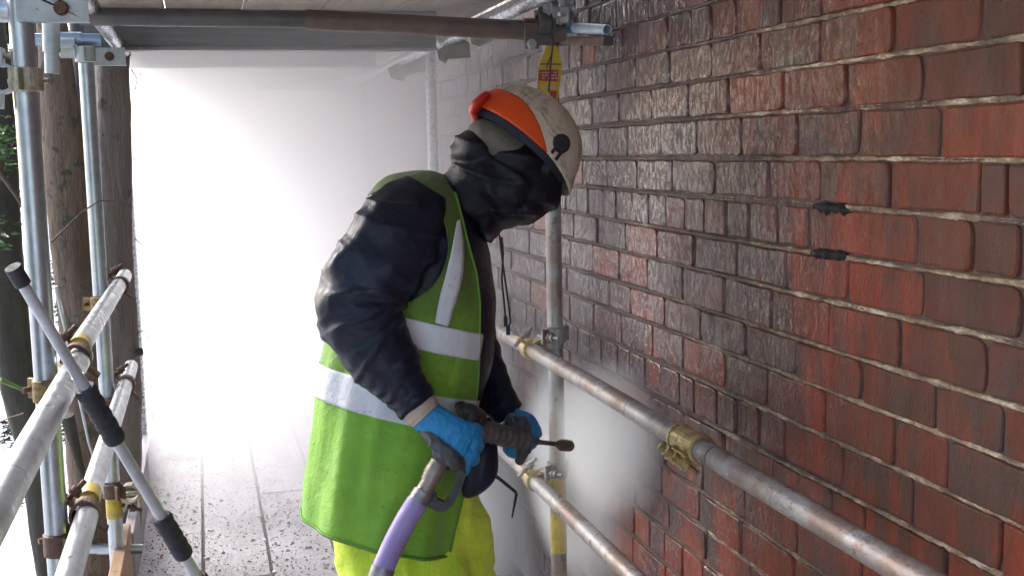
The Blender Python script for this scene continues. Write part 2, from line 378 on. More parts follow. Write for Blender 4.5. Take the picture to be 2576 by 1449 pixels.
# black tar lumps on two joints
for (x0, x1, y0) in ((2045, 2140, 521), (2040, 2128, 637)):
    a = P(x0, y0, X=WX); b_ = P(x1, y0 + 8, X=WX); vs = []; fs = []
    n = 16
    for i in range(n + 1):
        t = i / n; c = a.lerp(b_, t); e = math.sin(math.pi * min(max(t, .04), .96)) ** .22 * (1 + .45 * noise.noise(Vector((t * 7, y0, 0))))
        for q in range(6):
            an = math.pi * q / 5
            vs.append((WX + .008 - math.sin(an) * .015 * e, c.y, c.z - math.cos(an) * (.010 + .009 * noise.noise(Vector((t * 9, q, y0)))) * e))
    for i in range(n):
        for q in range(5): s_ = i * 6 + q; fs.append((s_, s_ + 1, s_ + 7, s_ + 6))
    mb = MB(); mb.add(vs, fs, True); mb.build('tar_patch', M['tar'], wall)
# ------------------------------------------------------------------ ground, platform floor, upper boards
mb = MB(); g = 300; mb.add([(-g, -g, -4.2), (g, -g, -4.2), (g, g, -4.2), (-g, g, -4.2)], [(0, 1, 2, 3)])
tag(mb.build('ground', M['ground']), 'pale wet ground far below the scaffold', kind='structure')

def plank_mat():
    m, nt, b = nodes('wet scaffold board'); g = geo(nt)
    oi = nt.nodes.new('ShaderNodeObjectInfo').outputs['Random']
    n1 = noise_n(nt, mapping(nt, g, (5, 1.2, 1)), 1, 5, .6)
    c = ramp(nt, n1, [(.3, (.29, .27, .30)), (.7, (.43, .405, .44))])
    c = mix(nt, mathn(nt, 'MULTIPLY', oi, .35), c, (.25, .24, .25))
    n2 = noise_n(nt, mapping(nt, g, (42, 30, 1)), 1, 4, .75, .4)
    c = mix(nt, ramp(nt, n2, [(.585, 0.0), (.64, .85)]), c, (.10, .08, .085))
    n3 = noise_n(nt, mapping(nt, g, (3, 2, 1), (5, 1, 0)), 1, 4, .7)
    n4 = noise_n(nt, mapping(nt, g, (90, 70, 1)), 1, 3, .7)
    f = mathn(nt, 'MULTIPLY', ramp(nt, n3, [(.44, 0.0), (.58, 1.0)]), ramp(nt, n4, [(.44, 0.15), (.56, .9)]))
    c = mix(nt, f, c, (.13, .10, .10))
    nt.links.new(c, b.inputs['Base Color'])
    nt.links.new(ramp(nt, n1, [(.35, .2), (.6, .45)]), b.inputs['Roughness'])
    hh = mathn(nt, 'ADD', n2, mathn(nt, 'MULTIPLY', n4, .4))
    nt.links.new(bump(nt, hh, .004), b.inputs['Normal'])
    return m
M['plank'] = plank_mat()
M['plank_under'] = simple('underside of scaffold board', (.42, .36, .29), (.31, .265, .225), 5, (.6, .85), 0, .0012, 60, stretch=(5, .5, 1), specks=(14, .66, (.2, .17, .15)))
seams = [-.315, -.062, .186, .437, .688, .940, 1.075]
fl = empty('platform_floor', (0, 0, 0)); fl['kind'] = 'structure'; fl['label'] = 'working platform of wet grit covered scaffold boards'
for i in range(len(seams) - 1):
    ys = [-5.5, -1.2 - .3 * i % .7] + {0: [2.2, 5.05, 7.6], 1: [1.7, 4.3, 6.9], 2: [2.6, 5.37, 8.1], 3: [1.5, 4.0, 6.6], 4: [2.2, 4.9, 7.4], 5: [2.0, 5.0, 7.7]}[i] + [11]
    for a, b_ in zip(ys, ys[1:]):
        x0, x1 = seams[i] + .0065, seams[i + 1] - .0065; dz = rnd.uniform(-.003, .003)
        mb = MB(); mb.box(((x0 + x1) / 2, (a + b_) / 2, -.019 + dz), ((x1 - x0) / 2, (b_ - a) / 2 - .004, .019), Matrix.Rotation(rnd.uniform(-.0006, .0006), 3, 'Z'), bev=.003)
        mb.build('plank', M['plank'], fl)
up = empty('upper_platform', (0, 0, 2.05)); tag(up, 'boarded lift overhead, seen from below above the worker', 'scaffold deck')
useams = [-.37, -.092, .176, .452, .722, .985, 1.06]
for i in range(len(useams) - 1):
    ys = [-1.5, [4.9, 2.2, 5.2, 3.0, 4.6, 3.5][i], [7.4, 5.7, 8.0, 6.2, 7.6, 6.6][i], 10.2]
    for a, b_ in zip(ys, ys[1:]):
        x0, x1 = useams[i] + rnd.uniform(.002, .006), useams[i + 1] - rnd.uniform(.002, .006)
        mb = MB(); mb.box(((x0 + x1) / 2, (a + b_) / 2, 2.069 + rnd.uniform(-.003, .003)), ((x1 - x0) / 2, (b_ - a) / 2 - .004, .019), bev=.004)
        mb.build('plank', M['plank_under'], up)
# black strips added in the board gaps in place of the shade below
mb = MB()
for i, s_ in enumerate(seams[1:-1]):
    y = 1.5; vs = []; fs = []; k = 0
    while y < 9:
        zz = -.012 + .006 * noise.noise(Vector((y * 9, i * 3.1, 0))); vs += [(s_ - .012, y, zz), (s_ + .012, y, zz + .001)]
        if k: fs.append((2 * k - 2, 2 * k - 1, 2 * k + 1, 2 * k))
        k += 1; y += .05
    mb.add(vs, fs, True)
tag(mb.build('joint_dirt', M['tar']), 'black wet dirt packed in the gaps between boards', kind='stuff')
# grit on the platform
mb = MB(); r = random.Random(3)
for i in range(10500):
    y = 3.2 + 5.5 * r.random() ** 1.2; x = r.uniform(-.31, 1.07)
    s = r.uniform(.0015, .0045) * (2.0 if r.random() < .09 else 1)
    a = r.uniform(0, 6.28); c = Vector((x, y, .001)); q = Matrix.Rotation(a, 3, 'Z')
    pts = [q @ Vector((s * 1.6, 0, 0)), q @ Vector((-s, s * r.uniform(.6, 1.3), 0)), q @ Vector((-s, -s * r.uniform(.6, 1.3), 0)), q @ Vector((r.uniform(-.4, .4) * s, 0, s * r.uniform(.7, 1.4)))]
    mb.add([c + p for p in pts], [(0, 1, 3), (1, 2, 3), (2, 0, 3)])
tag(mb.build('grit', M['debris']), 'dark mortar grit scattered over the boards', kind='stuff')
mb = MB()
for (x, y) in ((530, 1335), (528, 1268), (508, 1192), (652, 1300), (690, 1440), (520, 1405), (640, 1225), (665, 1360)):
    c = P(x, y, Z=0.0); c.z = .004
    mb.box(c, (r.uniform(.004, .008), r.uniform(.006, .014), .004), Matrix.Rotation(r.uniform(0, 3), 3, 'Z'), bev=.001)
tag(mb.build('pale_rubble', M['white_chip']), 'pale mortar chips lodged along the board joints', kind='stuff')
# wet leaf litter lumps on floor
mb = MB()
for (x0, x1, yy) in ((425, 490, 1150), (760, 850, 1290)):
    for i in range(34):
        c = P(r.uniform(x0, x1), yy + r.gauss(0, 5), Z=0.0); s = r.uniform(.004, .010)
        mb.box(c + Vector((0, 0, .002)), (s * 1.5, s * .7, .003), Matrix.Rotation(r.uniform(0, 3), 3, 'Z'))
tag(mb.build('leaf_litter', M['debris']), 'dark wet litter clumps on the boards', kind='stuff')

# ------------------------------------------------------------------ scaffold tubes and fittings
TR = .02415
def tubeobj(name, a, b, mat, label, cat='scaffold tube', r=TR, group=None, seg=20, bands=()):
    a, b = Vector(a), Vector(b); root = None
    mb = MB(); n = max(2, int((b - a).length / .12)); mb.tube([a.lerp(b, i / n) for i in range(n + 1)], r, seg, cap=False, hollow=.84)
    if not bands:
        o = mb.build(name, mat); tag(o, label, cat, group); return o
    root = empty(name, a); tag(root, label, cat, group)
    mb.build('tube', mat, root)
    L = (b - a).length
    for (t0, t1, bm_, nm) in bands:
        m2 = MB(); m2.tube([a.lerp(b, t0 + (t1 - t0) * i / 4) for i in range(5)], r + .0012, seg, cap=True); m2.build(nm, bm_, root)
    return root
def frame(t):
    t = Vector(t).normalized(); u = Vector((0, 0, 1)) if abs(t.z) < .9 else Vector((1, 0, 0))
    n = t.cross(u).normalized(); return n, t.cross(n), t
def ring(mb, c, axis, rin, rout, w, a0=0, a1=2 * math.pi, seg=22, ref=None, mi=0):
    t = Vector(axis).normalized(); n = Vector(ref) if ref is not None else frame(t)[0]
    n = (n - t * n.dot(t)).normalized(); bb = t.cross(n); vs = []; fs = []
    for i in range(seg + 1):
        a = a0 + (a1 - a0) * i / seg; d = n * math.cos(a) + bb * math.sin(a)
        vs += [c + d * rin - t * w, c + d * rin + t * w, c + d * rout + t * (w * .9), c + d * rout - t * (w * .9)]
    for i in range(seg):
        for q in range(4): s_ = i * 4 + q; s2 = i * 4 + (q + 1) % 4; fs.append((s_, s_ + 4, s2 + 4, s2))
    fs += [(0, 1, 2, 3), (seg * 4 + 3, seg * 4 + 2, seg * 4 + 1, seg * 4)]
    mb.add([Vector(v) for v in vs], fs, False, mi)
def bolt(parent, c, d, L, mat, nut_at=.6):
    d = Vector(d).normalized(); mb = MB(); mb.tube([c, c + d * L], .006, 10); o = mb.build('bolt', mat, parent)
    m2 = MB(); m2.tube([c + d * (L * nut_at), c + d * (L * nut_at + .012)], .0125, 6); m2.tube([c + d * (L * nut_at - .004), c + d * (L * nut_at)], .015, 12)
    m2.build('nut', mat, o)
def coupler(ca, axa, cb, axb, label, mats=('rust', 'rust', 'rust'), out=None, group='scaffold couplers', two=True, name='scaffold_coupler'):
    """right angle coupler: a band round tube A at ca, one round tube B at cb, saddle between, two bolts"""
    ca, cb = Vector(ca), Vector(cb); axa = Vector(axa).normalized(); axb = Vector(axb).normalized()
    root = empty(name, (ca + cb) / 2); tag(root, label, 'clamp', group)
    dab = (cb - ca).normalized()
    for c, ax, m_ in ((ca, axa, mats[0]), (cb, axb, mats[1])):
        mb = MB(); ring(mb, c, ax, TR + .0012, TR + .0075, .025)
        # lugs
        n = dab - ax * dab.dot(ax)
        n = n.normalized() if n.length > .1 else frame(ax)[0]
        side = ax.cross(n).normalized()
        for s_ in (1, -1):
            mb.box(c + side * s_ * (TR + .018), (.019, .022, .004), Matrix((side * s_, ax, n)).transposed(), bev=.002)
        mb.build('clamp_band', M[m_], root)
        q = side if (out is None or side.dot(Vector(out)) > 0) else -side
        bolt(root, c + q * (TR + .022) - n * .028, n, .082, M[mats[2]])
    mb = MB(); mid = (ca + cb) / 2
    rot = Matrix((axa, dab.cross(axa).normalized(), dab)).transposed()
    mb.box(mid, (.021, .021, max(.006, ((cb - ca).length - 2 * TR) / 2 + .004)), rot, bev=.003)
    mb.build('saddle', M[mats[0]], root)
    return root
def sleeve(c, ax, half, label, mat, down, bolts=3):
    c = Vector(c); ax = Vector(ax).normalized(); root = empty('sleeve_coupler', c); tag(root, label, 'clamp')
    mb = MB(); ring(mb, c, ax, TR + .001, TR + .0055, half, seg=28); mb.build('shell', M[mat], root)
    for s_ in (-1, 1):
        mb = MB(); ring(mb, c + ax * s_ * half, ax, TR + .001, TR + .0075, .004, seg=28); mb.build('rim', M[mat], root)
    d = Vector(down).normalized(); side = ax.cross(d).normalized()
    mb = MB()
    for s_ in (-1, 1): mb.box(c + d * (TR + .016) + side * .008 * s_, (half * .75, .003, .014), Matrix((ax, side, d)).transposed(), bev=.002)
    mb.build('flange', M[mat], root)
    for i in range(bolts):
        bolt(root, c + ax * (i - (bolts - 1) / 2) * half * .75 + d * (TR + .018) - side * .03, side, .066, M[mat], .55)
    return root
Zx, Yx, Xx = Vector((0, 0, 1)), Vector((0, 1, 0)), Vector((1, 0, 0))
XL, YL1, YL2 = -.33, 2.605, 3.99
XR, YR1, YR2, YR3 = 1.02, 3.40, 5.27, 7.30
# near left post, second left post, right posts
tubeobj('scaffold_post', (XL, YL1, -4), (XL - .004, YL1, 2.3), M['galv'], 'thick bright galvanised post, nearest on the left of the platform', 'scaffold post')
tubeobj('scaffold_post', (XL, YL2, -4), (XL, YL2 + .02, 1.86), M['galv'], 'slimmer galvanised post behind the near one, yellow tape low down', 'scaffold post',
        bands=[((5.20 - 0) / 5.86 * (.0) + (4 + .36) / 5.86, (4 + .43) / 5.86, M['yellow_paint'], 'tape_band')])
def zt(z, z0=-4.0, z1=2.01): return (z - z0) / (z1 - z0)
y_at = lambda y: P(1405, y, X=XR).z
tubeobj('scaffold_post', (XR, YR1, -4), (XR, YR1, 2.01), M['rusty_tube'], 'grey brown post with yellow paint marks, between worker and wall', 'scaffold post',
        bands=[(zt(y_at(1262)), zt(y_at(1165)), M['yellow_paint'], 'paint_band'), (zt(y_at(1385)), zt(y_at(1292)), M['yellow_paint'], 'paint_band')])
tubeobj('scaffold_post', (XR, YR2, -4), (XR, YR2, 2.3), M['galv_wet'], 'pale post by the wall half lost in spray', 'scaffold post')
tubeobj('scaffold_post', (XR - .03, YR3, -4), (XR - .03, YR3, 2.3), M['galv_wet'], 'faint far post by the wall, almost white in the mist', 'scaffold post')
tubeobj('scaffold_post', (XL, 5.9, -4), (XL, 5.9, 2.3), M['galv_wet'], 'far outer post beyond the grey tree trunk', 'scaffold post')
# wall side guard rails
XRR = XR - .0535
zr1 = H - .626
tubeobj('guard_rail', (XRR, .5, zr1), (XRR, 2.12, zr1), M['rusty_tube'], 'upper wall side rail, near blotchy length below the gold sleeve', 'guard rail')
tubeobj('guard_rail', (XRR, 2.124, zr1), (XRR, 3.86, zr1), M['rusty_tube'], 'upper wall side rail, far length clamped to the painted post', 'guard rail')
zr2 = H - 1.04
tubeobj('guard_rail', (XRR, .5, zr2), (XRR, 6.4, zr2), M['rusty_tube'], 'lower wall side rail passing the yellow painted post', 'guard rail')
sleeve((XRR, P(1738, 1128, X=XRR).y, zr1), Yx, .056, 'gold coloured sleeve clamp with nuts underneath on the upper rail', 'gold', (-.75, 0, -.9))
coupler((XRR, YR1 + .085, zr1), Yx, (XR, YR1, zr1 + .055), Zx, 'gold rimmed clamp joining upper rail to the painted post', ('gold', 'rusty_tube', 'rusty_tube'), out=(-1, 0, 0))
coupler((XRR, YR1 + .075, zr2), Yx, (XR, YR1, zr2 + .05), Zx, 'gold rimmed clamp joining lower rail to the painted post', ('gold', 'rusty_tube', 'rusty_tube'), out=(-1, 0, 0))
# left rails
XLL = XL + .0535
zl1, zl2 = H - .432, H - .765
tubeobj('guard_rail', (XLL - .004, 2.76, zl1 + .006), (XLL, 4.40, zl1 + .003), M['alu'], 'upper outer rail, far length with yellow taped end', 'guard rail', bands=[(.0, .03, M['yellow_paint'], 'tape_band'), (.81, .832, M['yellow_paint'], 'tape_band')])
tubeobj('guard_rail', (XLL + .010, .3, zl1 - .012), (XLL + .006, 2.71, zl1 - .004), M['alu'], 'upper outer rail, thick near length running out of frame', 'guard rail')
tubeobj('guard_rail', (XLL, 2.70, zl2 + .004), (XLL, 4.44, zl2 + .001), M['alu'], 'lower outer rail, far length with yellow taped end', 'guard rail', bands=[(.0, .04, M['yellow_paint'], 'tape_band')])
tubeobj('guard_rail', (XLL + .006, .3, zl2 - .010), (XLL + .006, 2.66, zl2), M['alu'], 'lower outer rail, near length below the rusty clamp', 'guard rail')
coupler((XL, YL1, zl1 - .055), Zx, (XLL, 2.66, zl1), Yx, 'yellow and rust clamp where the upper outer rail meets the near post', ('yellow_rust', 'rust', 'rust'), out=(-1, 0, 0))
coupler((XL, YL1, zl2 - .055), Zx, (XLL, 2.63, zl2), Yx, 'brown rusty clamp where the lower outer rail meets the near post', ('rust', 'rust', 'rust'), out=(-1, 0, 0))
coupler((XL, YL2, zl1 - .045), Zx, (XLL, 4.10, zl1), Yx, 'rusty clamp on the second post at the upper outer rail', ('yellow_rust', 'rust', 'rust'), out=(-1, 0, 0))
coupler((XL, YL2, zl2 - .045), Zx, (XLL, 4.10, zl2), Yx, 'orange rust clamp on the second post at the lower outer rail', ('rust', 'rust', 'rust'), out=(-1, 0, 0))
c = P(75, 205, X=XL); coupler((XL, YL1, c.z), Zx, (XL - .05, YL1 + .01, c.z + .004), Yx, 'pale dirty clamp high on the near galvanised post', ('cream_clamp', 'grey_plate', 'cream_clamp'), out=(1, 0, 0))
c = P(228, 150, X=XL); coupler((XL, YL2, c.z), Zx, (XL - .05, YL2, c.z + .02), Xx, 'pale grey clamp near the top of the second left post', ('grey_plate', 'grey_plate', 'grey_plate'), out=(1, 0, 0))
c = P(290, 1205, X=XL); coupler((XL, YL2, c.z), Zx, (XLL, YL2 + .02, c.z - .02), Yx, 'dark clamp between yellow tape low on the second post', ('rust', 'cream_clamp', 'rust'), out=(-1, 0, 0))
# putlog plates at the heads of the left posts
def plate(c0, half, label, mat='grey_plate', notch=True):
    c0 = Vector(c0); root = empty('bearer_plate', c0); tag(root, label, 'bracket')
    mb = MB(); n = 14; hw, hh = half; out = [(-hw, -hh), (hw, -hh), (hw, hh)]
    out += [(hw * .45 * math.cos(math.pi * i / n), hh - hh * .55 * math.sin(math.pi * i / n)) for i in range(n + 1)] if notch else []
    out += [(-hw, hh)]; k = len(out)
    vs = [c0 + Vector((x, -.003, z)) for x, z in out] + [c0 + Vector((x, .003, z)) for x, z in out]
    bm_ = bmesh.new(); bv = [bm_.verts.new(v) for v in vs]
    bm_.faces.new(bv[:k]); bm_.faces.new(bv[k:][::-1])
    for i in range(k): bm_.faces.new((bv[i], bv[k + i], bv[k + (i + 1) % k], bv[(i + 1) % k]))
    bmesh.ops.triangulate(bm_, faces=[f for f in bm_.faces if len(f.verts) > 4]); mb.bm(bm_)
    mb.build('plate', M[mat], root)
    mb = MB(); mb.box(c0 + Vector((0, .018, -hh + .004)), (hw, .016, .004), bev=.002); mb.build('lip', M[mat], root)
    bolt(root, c0 + Vector((.25 * hw, -.008, 0)), (0, -1, 0), .014, M['rust'], .1)
    return root
a = P(132, 22, Y=YL1 - .04); plate(a, (.068, .026), 'large pale grey notched plate at the head of the near post')
a = P(262, 143, Y=YL2 + .1); plate((a.x, a.y, a.z), (.066, .028), 'smaller grey notched plate at the head of the second post', notch=False)
a0 = P(62, 28, Y=YL1 + .03); tubeobj('tube_end', (a0.x - .3, YL1 + .03, a0.z), (a0.x + .02, YL1 + .03, a0.z), M['galv'], 'short galvanised tube leaving the frame behind the near post head')
M['blue_steel'] = simple('bluish steel', (.22, .36, .50), (.40, .42, .46), 14, (.3, .45), .5); a0 = P(128, 101, Y=YL2 + .03); a1 = P(206, 101, Y=YL2 + .03); tubeobj('tube_end', a0, a1, M['blue_steel'], 'short bluish tube stub sticking out behind the second post')
a0 = P(128, 50, Y=3.6); a1 = P(130, 132, Y=3.6); tubeobj('tube_end', a0, a1, M['grey_plate'], 'pale capped upright stub in front of the brown tree', r=.024)
# overhead ledgers and transoms
tubeobj('ledger', (XLL + .02, 2.9, H + .392), (XLL + .02, 4.92, H + .382), M['galv_wet'], 'slanting wet ledger tube under the upper boards on the left', 'scaffold tube')
tubeobj('ledger', (.905, 2.7, H + .396), (.905, 8.2, H + .396), M['galv_wet'], 'long wet white ledger by the wall fading into the mist', 'scaffold tube')
tr = tubeobj('transom', P(200, 42, Y=3.37), P(800, 50, Y=3.37), M['dark_tube'], 'dark transom tube right across under the boards, left length', 'scaffold tube')
tubeobj('transom', P(770, 50, Y=3.35), P(1420, 82, Y=3.30), M['brown_tube'], 'brown transom tube, right length ending at the tagged post', 'scaffold tube', r=.0275)
coup = P(1150, 61, Y=3.34)
mb = MB(); a, b_ = P(1172, 20, Y=3.2), P(1196, 100, Y=3.2)
# I-beams under the deck
def ibeam(Y, x0, x1, z0, z1, label):
    mb = MB(); xc, xh = (x0 + x1) / 2, (x1 - x0) / 2; zc = (z0 + z1) / 2; hh = (z1 - z0) / 2
    mb.box((xc, Y, zc), (xh, .006, hh - .008)); mb.box((xc, Y, z0 + .006), (xh, .030, .006), bev=.002); mb.box((xc, Y, z1 - .006), (xh, .030, .006), bev=.002)
    for i in range(3): mb.box((xc, Y - .009, z0 + (z1 - z0) * (.3 + .2 * i)), (xh, .004, .005))
    tag(mb.build('deck_beam', M['beam']), label, 'beam')
ibeam(4.4, -.36, .875, H + .358, H + .497, 'grey steel beam under the deck right behind the dark transom')
ibeam(5.95, -.36, .875, H + .405, H + .497, 'second beam under the deck, pale in the mist')
ibeam(7.7, .36, .875, H + .385, H + .497, 'faint far beam under the deck by the wall')
# plate bracket on the transom and stub tubes by the tagged post
root = empty('hanger_bracket', P(1337, 90, Y=3.22)); tag(root, 'rust brown flat bracket hooked over the transom beside the tagged post', 'bracket')
a, b_ = P(1319, 58, Y=3.27), P(1356, 124, Y=3.27)
mb = MB(); mb.box((a + b_) / 2, (abs(b_.x - a.x) / 2, .004, abs(a.z - b_.z) / 2), bev=.002); mb.build('plate', M['brown_tube'], root)
mb = MB(); mb.box(((a + b_) / 2) + Vector((0, .05, .045)), (.02, .05, .004), bev=.002); mb.build('hook', M['rust'], root)
bolt(root, P(1337, 112, Y=3.262), (0, -1, 0), .012, M['galv'], .1)
zt_ = P(1400, 76, Y=3.36)
tubeobj('tube_stub', P(1384, 68, Y=3.42), P(1528, 76, X=1.095), M['pale_tube'], 'pale blue and white capped tube stub pointing at the wall', r=.0145,
        bands=[(.20, .46, M['blue_cap'], 'blue_sleeve')])
mb = MB(); a, b_ = P(1396, 104, Y=3.44), P(1530, 104, X=1.095); u_ = (b_ - a).normalized(); mb.box((a + b_) / 2, ((b_ - a).length / 2, .016, .013), Matrix((u_, Zx.cross(u_).normalized(), u_.cross(Zx.cross(u_)).normalized())).transposed(), bev=.003)
tag(mb.build('timber_packer', M['brown_tube']), 'dark timber packer under the pale tube stub', 'timber')
coupler(P(1388, 42, X=XR - .03), Zx, P(1402, 22, X=XR - .02) + Vector((0, .03, .01)), Yx, 'grey double clamp on top of the tagged post', ('grey_plate', 'grey_plate', 'galv'), out=(1, 0, 0))
bolt(coupler(P(1400, 60, X=XR) , Zx, P(1372, 60, X=XR - .05) , Xx, 'dark clamp holding the transom to the tagged post', ('brown_tube', 'dark_tube', 'galv'), out=(1, 0, 0)), P(1425, 30, Y=3.36), (0, -.3, 1), .05, M['galv'])
# torn sheeting scraps hanging at the ledger
def scrap(pts, D, mat, label, name='torn_packing'):
    r_ = random.Random(len(pts)); mb = MB(); P3 = [P(x, y, D=D + r_.uniform(-.01, .01)) for x, y in pts]; n = len(P3)
    back = [p + Vector((.004, .03, .0)) for p in P3]; bm_ = bmesh.new(); bv = [bm_.verts.new(v) for v in P3 + back]
    bm_.faces.new(bv[:n]); bm_.faces.new(bv[n:][::-1])
    for i in range(n): bm_.faces.new((bv[i], bv[n + i], bv[n + (i + 1) % n], bv[(i + 1) % n]))
    bmesh.ops.triangulate(bm_, faces=[f for f in bm_.faces if len(f.verts) > 4]); mb.bm(bm_)
    tag(mb.build(name, mat), label, 'packing')
M['packing'] = simple('dirty timber packing', (.16, .145, .10), (.09, .08, .06), 25, (.6, .8), 0, .002, 60)
scrap([(1115, 118), (1165, 100), (1180, 108), (1184, 145), (1128, 148), (1122, 160), (1105, 150), (1100, 128)], 4.35, M['packing'], 'dirty olive packing piece wedged under the wall side ledger')
scrap([(975, 172), (1020, 150), (1075, 130), (1085, 178), (1050, 182), (1025, 190), (1012, 205), (1000, 192), (985, 198)], 5.35, M['packing'], 'ragged grey strip hanging from the ledger in the mist')
scrap([(1182, 96), (1205, 88), (1240, 92), (1236, 104), (1205, 118), (1186, 112)], 4.0, M['cream_clamp'], 'cream rag caught on the ledger near the transom', 'rag')
# toe boards
mb = MB(); mb.box((-.318, 2.4, .135), (.019, 1.86, .125), bev=.003)
tbr = empty('toe_board', (-.318, 2.4, 0)); tag(tbr, 'brown toe board on edge along the near outer side', 'toe board'); mb.build('board', M['toe'], tbr)
mb = MB(); mb.box((-.312, 5.6, .105), (.017, 1.28, .098), bev=.003)
tb2 = empty('toe_board', (-.312, 5.6, 0)); tag(tb2, 'pale grey toe board further along, fading into the mist', 'toe board'); mb.build('board', M['toe_grey'], tb2)
for (x, y, X_, lab) in ((328, 1250, -.315, 'cream clip on the brown toe board'), (366, 1035, -.31, 'cream clip on the grey toe board')):
    c = P(x, y, X=X_); mb = MB()
    pts = [c + Vector((dx, 0, dz)) for dx, dz in ((-.034, -.045), (-.034, .0), (-.02, .014), (.02, .014), (.034, 0), (.034, -.045))]
    mb.tube(pts, .009, 8); tag(mb.build('board_clip', M['cream_clamp']), lab, 'clip')
a, b_ = P(250, 1383, X=-.42), P(322, 1378, X=-.36)
tubeobj('tube_end', P(245, 1380, Y=4.2), P(330, 1380, Y=4.2), M['galv'], 'short level tube low behind the second post', r=.02)
# safety tag
M['tag_yellow'] = simple('yellow tag plastic', (.72, .50, .01), (.62, .42, .01), 30, (.3, .45), specks=(90, .66, (.3, .22, .02)))
M['tag_red'] = simple('red print', (.52, .03, .035), (.42, .02, .03), 30, (.35, .5))
M['tag_white'] = simple('white print', (.66, .58, .55), (.55, .45, .42), 90, (.4, .5))
M['tag_black'] = simple('black print', (.02, .02, .02), (.03, .03, .03), 30, (.4, .5))
YT = 3.28
def flat(pts, Yd, th, mat, name, parent):
    V = [P(x, y, Y=Yd) for x, y in pts]; n = len(V); back = [v + Vector((0, th, 0)) for v in V]
    mb = MB(); mb.add(V + back, [tuple(range(n)), tuple(range(2 * n - 1, n - 1, -1))] + [(i, n + i, n + (i + 1) % n, (i + 1) % n)[::-1] for i in range(n)])
    return mb.build(name, mat, parent)
tg = empty('safety_tag', P(1385, 120, Y=YT)); tag(tg, 'yellow and red scaffold tag hanging on a black cord above the helmet', 'tag')
body = flat([(1376, 116), (1402, 117), (1413, 160), (1411, 200), (1398, 290), (1350, 268), (1352, 190), (1356, 160)], YT, .0022, M['tag_yellow'], 'card', tg)
flat([(1358, 176), (1405, 177), (1403, 206), (1354, 204)], YT - .0012, .001, M['tag_red'], 'red_panel', body)
flat([(1357, 160.5), (1412, 161), (1412, 164), (1357, 163.5)], YT - .0012, .001, M['tag_black'], 'black_line', body)
for i in range(3):
    for j in range(5):
        if (i + j) % 4 == 3: continue
        x = 1362 + j * 8 + i; y = 182 + i * 7
        flat([(x, y), (x + 6, y + .2), (x + 6, y + 3), (x, y + 2.8)], YT - .0020, .0006, M['tag_white'], 'lettering', body)
flat([(1372, 216), (1396, 217), (1394, 224), (1372, 223)], YT - .0012, .001, M['tag_white'], 'white_panel', body)
flat([(1384, 228), (1402, 229), (1398, 250), (1382, 248)], YT - .0012, .001, M['tag_red'], 'red_panel', body)
for j in range(9):
    y = 172 + j * 9; x = 1353.5
    flat([(x, y), (x + 3, y - 3), (x + 3, y), (x, y + 3)], YT - .0012, .001, M['tag_black'], 'hazard_stripe', body)
mb = MB(); cordp = [(1386, 36), (1391, 60), (1387, 90), (1391, 112), (1388, 140), (1384, 170), (1383, 200), (1380, 232)]
mb.tube([P(x, y, Y=YT - .03 - .008 * (i % 2)) for i, (x, y) in enumerate(cordp)], .0026, 8); mb.build('cord', M['black'], tg)
mb = MB(); mb.tube([P(x, y, Y=YT - .034) for x, y in ((1388, 138), (1380, 155), (1375, 172))], .0018, 6); mb.build('cord_tail', M['black'], tg)
# leaning telescopic pole with foam grips
A, B = P(32, 672, D=1.98), P(505, 1465, D=2.42); dirp = (B - A)
pol = empty('telescopic_pole', A); tag(pol, 'telescopic aluminium pole with black foam grips leaning in front of the outer rails', 'pole')
Lp = dirp.length; TE = A.z / (A.z - B.z) - .012; B2 = A + dirp * 1.34
def seg_(t0, t1, r, mat, name):
    mb = MB(); n = 10; mb.tube([A.lerp(B, t0 + (t1 - t0) * i / n) for i in range(n + 1)], r, 18); return mb.build(name, mat, pol)
seg_(0.03, .34, .0100, M['pole'], 'upper_tube'); seg_(.30, 1.0, .0112, M['pole'], 'lower_tube'); seg_(1.0, TE, .0095, M['pole'], 'lower_tube'); seg_(TE - .02, TE, .013, M['grip'], 'foot_cap')
seg_(0, .045, .0140, M['grip'], 'end_cap')
for (t0, t1) in ((.335, .50), (.755, .895), (.975, 1.12)):
    mb = MB(); n = 40; pts = []; rr = []
    for i in range(n + 1):
        t = i / n; pts.append(A.lerp(B, t0 + (t1 - t0) * t)); rr.append(.0175 + .0025 * abs(math.sin(t * math.pi * 5)) ** .5)
    mb.tube(pts, rr, 20); mb.build('foam_grip', M['grip'], pol)

